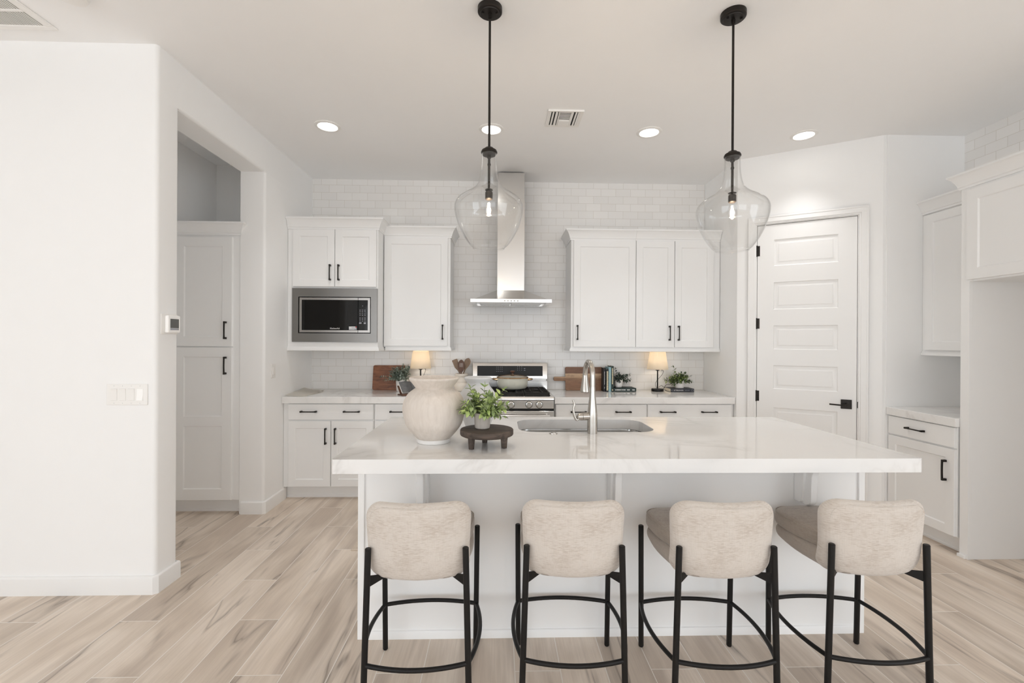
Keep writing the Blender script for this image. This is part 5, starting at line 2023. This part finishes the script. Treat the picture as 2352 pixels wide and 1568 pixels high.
def pillow(bm, outline, t0, t1, edge, mapf, n=5):
    """closed slab: outline list of (a, b); thickness from t0 to t1; rounded rim; mapf(a,b,t)->Vector"""
    ca = sum(p[0] for p in outline) / len(outline)
    cb = sum(p[1] for p in outline) / len(outline)
    amax = max(abs(p[0] - ca) for p in outline)
    bmax = max(abs(p[1] - cb) for p in outline)

    def ins(p, d):
        v = Vector((p[0] - ca, p[1] - cb))
        return (ca + v.x * (1 - d / amax), cb + v.y * (1 - d / bmax))
    rings = []
    # inner rings (front) -> rim -> back
    seq = []
    for f in (0.0, 0.35, 0.7):
        pass
    inn = [0.97, 0.75, 0.5, 0.25]
    e = edge
    tm = (t0 + t1) / 2
    ht = (t1 - t0) / 2
    full = []
    for fr_ in inn:
        full.append((e + (min(amax, bmax) - e) * fr_, t0))
    for k in range(n + 1):
        a = PI / 2 * k / n
        full.append((e * (1 - math.sin(a)), tm - (ht - e) - e * math.cos(a) if ht > e else tm - ht * math.cos(a)))
    for k in range(n + 1):
        a = PI / 2 * (1 - k / n)
        full.append((e * (1 - math.sin(a)), tm + (ht - e) + e * math.cos(a) if ht > e else tm + ht * math.cos(a)))
    for fr_ in reversed(inn):
        full.append((e + (min(amax, bmax) - e) * fr_, t1))
    for d, tt in full:
        ring = []
        for p in outline:
            q = ins(p, d)
            ring.append(bm.verts.new(mapf(q[0], q[1], tt)))
        rings.append(ring)
    m = len(outline)
    for A, B in zip(rings[:-1], rings[1:]):
        for i in range(m):
            j = (i + 1) % m
            bm.faces.new((A[i], A[j], B[j], B[i]))
    bm.faces.new(list(reversed(rings[0])))
    bm.faces.new(rings[-1])


def rr_var(x0, x1, z0, z1, rb, rt, n=8, ne=6):
    """rounded rect with bottom radius rb and top radius rt, extra points on the edges"""
    pts = []
    def arc(cx_, cz_, r, a0):
        for k in range(n + 1):
            a = math.radians(a0 + 90 * k / n)
            pts.append((cx_ + r * math.cos(a), cz_ + r * math.sin(a)))
    arc(x1 - rb, z0 + rb, rb, -90)
    for k in range(1, ne):
        pts.append((x1, z0 + rb + (z1 - rt - z0 - rb) * k / ne))
    arc(x1 - rt, z1 - rt, rt, 0)
    for k in range(1, ne * 2):
        pts.append((x1 - rt - (x1 - x0 - 2 * rt) * k / (ne * 2), z1))
    arc(x0 + rt, z1 - rt, rt, 90)
    for k in range(1, ne):
        pts.append((x0, z1 - rt - (z1 - rt - z0 - rb) * k / ne))
    arc(x0 + rb, z0 + rb, rb, 180)
    for k in range(1, ne * 2):
        pts.append((x0 + rb + (x1 - x0 - 2 * rb) * k / (ne * 2), z0))
    return pts


def make_stool(label, loc, rz):
    t = thing('bar_stool', label, 'bar stool', loc, rz, 'bar stools along the island')
    # backrest: curved shell, convex towards the room
    def bmap(a, b, tt):
        y = -0.231 + 1.50 * a * a - tt
        y -= (b - 0.66) * 0.06
        low = max(0.0, 0.62 - b) / 0.10
        y += 0.022 * low * low
        return Vector((a * (1.0 + 0.05 * max(0.0, (b - 0.62) / 0.2)), y, b))
    bm = bmesh.new()
    out = rr_var(-0.193, 0.193, 0.506, 0.806, 0.055, 0.066)
    pillow(bm, out, -0.060, 0.0, 0.024, bmap)
    bk = link_mesh('backrest', bm, 'fabric', t, angle=80)
    # seam piping along the outer rim
    bm = bmesh.new()
    pp_ = []
    for p in out:
        if p[1] > 0.585:
            q = (p[0] * (1 - 0.018 / 0.193), 0.661 + (p[1] - 0.661) * (1 - 0.010 / 0.145))
            pp_.append(bmap(q[0], q[1], -0.002))
    tube(bm, pp_, 0.0016, 6)
    link_mesh('seam', bm, 'fabric', bk)
    # shell under the seat, running forward from the back
    def plan(wf, wr, y0, y1, rf, rr_):
        pts = []
        def arc(cx_, cy_, r, a0, n=8):
            for k in range(n + 1):
                a = math.radians(a0 + 90 * k / n)
                pts.append((cx_ + r * math.cos(a), cy_ + r * math.sin(a)))
        arc(wr - rr_, y0 + rr_, rr_, -90)
        for k in range(1, 6):
            u_ = k / 6
            pts.append((wr + (wf - wr) * u_ + 0.012 * math.sin(PI * u_), y0 + rr_ + (y1 - rf - y0 - rr_) * u_))
        arc(wf - rf, y1 - rf, rf, 0)
        for k in range(1, 8):
            pts.append(((wf - rf) * (1 - 2 * k / 8), y1 + 0.006 * math.sin(PI * k / 8)))
        arc(-wf + rf, y1 - rf, rf, 90)
        for k in range(1, 6):
            u_ = 1 - k / 6
            pts.append((-(wr + (wf - wr) * u_ + 0.012 * math.sin(PI * u_)), y0 + rr_ + (y1 - rf - y0 - rr_) * u_))
        arc(-wr + rr_, y0 + rr_, rr_, 180)
        return pts
    bm = bmesh.new()
    def smap(a, b, tt):
        f = (b + 0.19) / 0.42
        return Vector((a, b, tt + (0.010 * f if tt < 0.54 else 0)))
    pillow(bm, plan(0.197, 0.178, -0.190, 0.215, 0.080, 0.09), 0.504, 0.582, 0.034, smap)
    link_mesh('seat_shell', bm, 'fabric_shell_shade', t, angle=80)
    bm = bmesh.new()
    def cmap(a, b, tt):
        r2 = (a / 0.22) ** 2 + ((b - 0.02) / 0.21) ** 2
        return Vector((a, b, tt + (0.014 * max(0.0, 1 - r2) if tt > 0.61 else 0)))
    cpl = plan(0.200, 0.165, -0.150, 0.220, 0.080, 0.07)
    pillow(bm, cpl, 0.572, 0.640, 0.022, cmap)
    cu = link_mesh('seat_cushion', bm, 'fabric_seat_shade', t, angle=80)
    bm = bmesh.new()
    ring = [Vector((p[0] * 0.985, 0.03 + (p[1] - 0.03) * 0.985, 0.6335)) for p in cpl]
    tube(bm, ring, 0.0022, 6, closed=True)
    link_mesh('piping', bm, 'fabric_seat_shade', cu)
    # legs
    R_ = 0.0118
    legs = {}
    for s in (-1, 1):
        bm = bmesh.new()
        p0, p1_ = Vector((s * 0.181, -0.198, 0.640)), Vector((s * 0.198, -0.200, 0.0))
        pts = [p0, p0.lerp(p1_, 0.004), p0.lerp(p1_, 0.25), p0.lerp(p1_, 0.5), p0.lerp(p1_, 0.75), p0.lerp(p1_, 0.992), p1_]
        tube(bm, pts, R_, 16, taper=[R_ * 0.8, R_, R_, R_, R_, R_, R_ * 0.8])
        link_mesh('leg', bm, 'black_metal', t)
        legs[('r', s)] = (p0, p1_)
        bm = bmesh.new()
        p0, p1_ = Vector((s * 0.211, 0.190, 0.565)), Vector((s * 0.206, 0.196, 0.0))
        pts = [p0, p0.lerp(p1_, 0.004), p0.lerp(p1_, 0.25), p0.lerp(p1_, 0.5), p0.lerp(p1_, 0.75), p0.lerp(p1_, 0.992), p1_]
        tube(bm, pts, R_, 16, taper=[R_ * 0.8, R_, R_, R_, R_, R_, R_ * 0.8])
        link_mesh('leg', bm, 'black_metal', t)
        legs[('f', s)] = (p0, p1_)
        # triangular gusset under the seat at the rear leg
        bm = bmesh.new()
        a_ = Vector((s * 0.180, -0.198, 0.535))
        b_ = Vector((s * 0.182, -0.199, 0.492))
        c_2 = Vector((s * 0.125, -0.150, 0.518))
        d_2 = Vector((s * 0.125, -0.150, 0.508))
        th = Vector((s * 0.0, 0.006, 0))
        vs = [bm.verts.new(p) for p in (a_, b_, d_2, c_2)] + [bm.verts.new(p + th) for p in (a_, b_, d_2, c_2)]
        for f in ((0, 1, 2, 3), (7, 6, 5, 4), (0, 4, 5, 1), (1, 5, 6, 2), (2, 6, 7, 3), (3, 7, 4, 0)):
            bm.faces.new([vs[i] for i in f])
        link_mesh('bracket', bm, 'black_metal', t)
    # seat rail hidden under the shell
    bm = bmesh.new()
    tube(bm, [(-0.12, -0.14, 0.512), (-0.12, 0.12, 0.514), (0.12, 0.12, 0.514), (0.12, -0.14, 0.512)], 0.007, 8)
    link_mesh('seat_rail', bm, 'black_metal', t)

    def at(leg, z):
        p0, p1_ = legs[leg]
        return p0.lerp(p1_, (p0.z - z) / (p0.z - p1_.z))
    zf = 0.205
    C4 = [at(('r', -1), zf), at(('r', 1), zf), at(('f', 1), zf), at(('f', -1), zf)]
    outw = [Vector((0, -0.034, 0)), Vector((0.030, 0, 0)), Vector((0, 0.032, 0)), Vector((-0.030, 0, 0))]
    for i in range(4):
        a, b = C4[i], C4[(i + 1) % 4]
        pts = []
        for k in range(15):
            u_ = k / 14
            pts.append(a.lerp(b, u_) + outw[i] * (1 - (2 * u_ - 1) ** 2))
        bm = bmesh.new()
        tube(bm, pts, 0.0088, 12)
        link_mesh('footrest_rail', bm, 'black_metal', t)
    return t


def copy_tree(o, parent=None):
    c = o.copy()
    COL.objects.link(c)
    c.parent = parent
    for ch in o.children:
        copy_tree(ch, c)
    return c


STOOLS = [(-0.303, 1.924, 0.6, 'cream fabric bar stool with black legs, leftmost, in front of the left corbel'),
          (0.298, 1.934, -1.9, 'cream fabric bar stool with black legs, second from left, in front of the sink'),
          (0.872, 1.916, -0.8, 'cream fabric bar stool with black legs, third from left, beside the rightmost stool'),
          (1.478, 1.926, -2.2, 'cream fabric bar stool with black legs, rightmost, nearest the right end of the island')]
s0 = make_stool(STOOLS[0][3], (STOOLS[0][0], STOOLS[0][1], 0), math.radians(STOOLS[0][2]))
for x, y, a, lab in STOOLS[1:]:
    c = copy_tree(s0)
    c.location = (x, y, 0)
    c.rotation_euler = (0, 0, math.radians(a))
    c['label'] = lab

# ------------------------------------------------------------------ kitchen mat in the aisle
km = thing('kitchen_mat', 'beige woven kitchen mat on the floor left of the island', 'mat', (-0.45, 3.38, 0.0005))
link_mesh('mat_border', nbox((-0.535, 0.535, -0.27, -0.235, 0, 0.006), (-0.535, 0.535, 0.235, 0.27, 0, 0.006), (-0.535, -0.50, -0.235, 0.235, 0, 0.006), (0.50, 0.535, -0.235, 0.235, 0, 0.006)), 'mat_beige', km, bevel=0.002)
bm = bmesh.new()
for k in range(50):
    x = -0.5 + 1.0 * (k + 0.5) / 50
    box(bm, x - 0.0065, x + 0.0065, -0.235, 0.235, 0.0005, 0.0045)
link_mesh('mat_weave', bm, 'mat_beige', km)
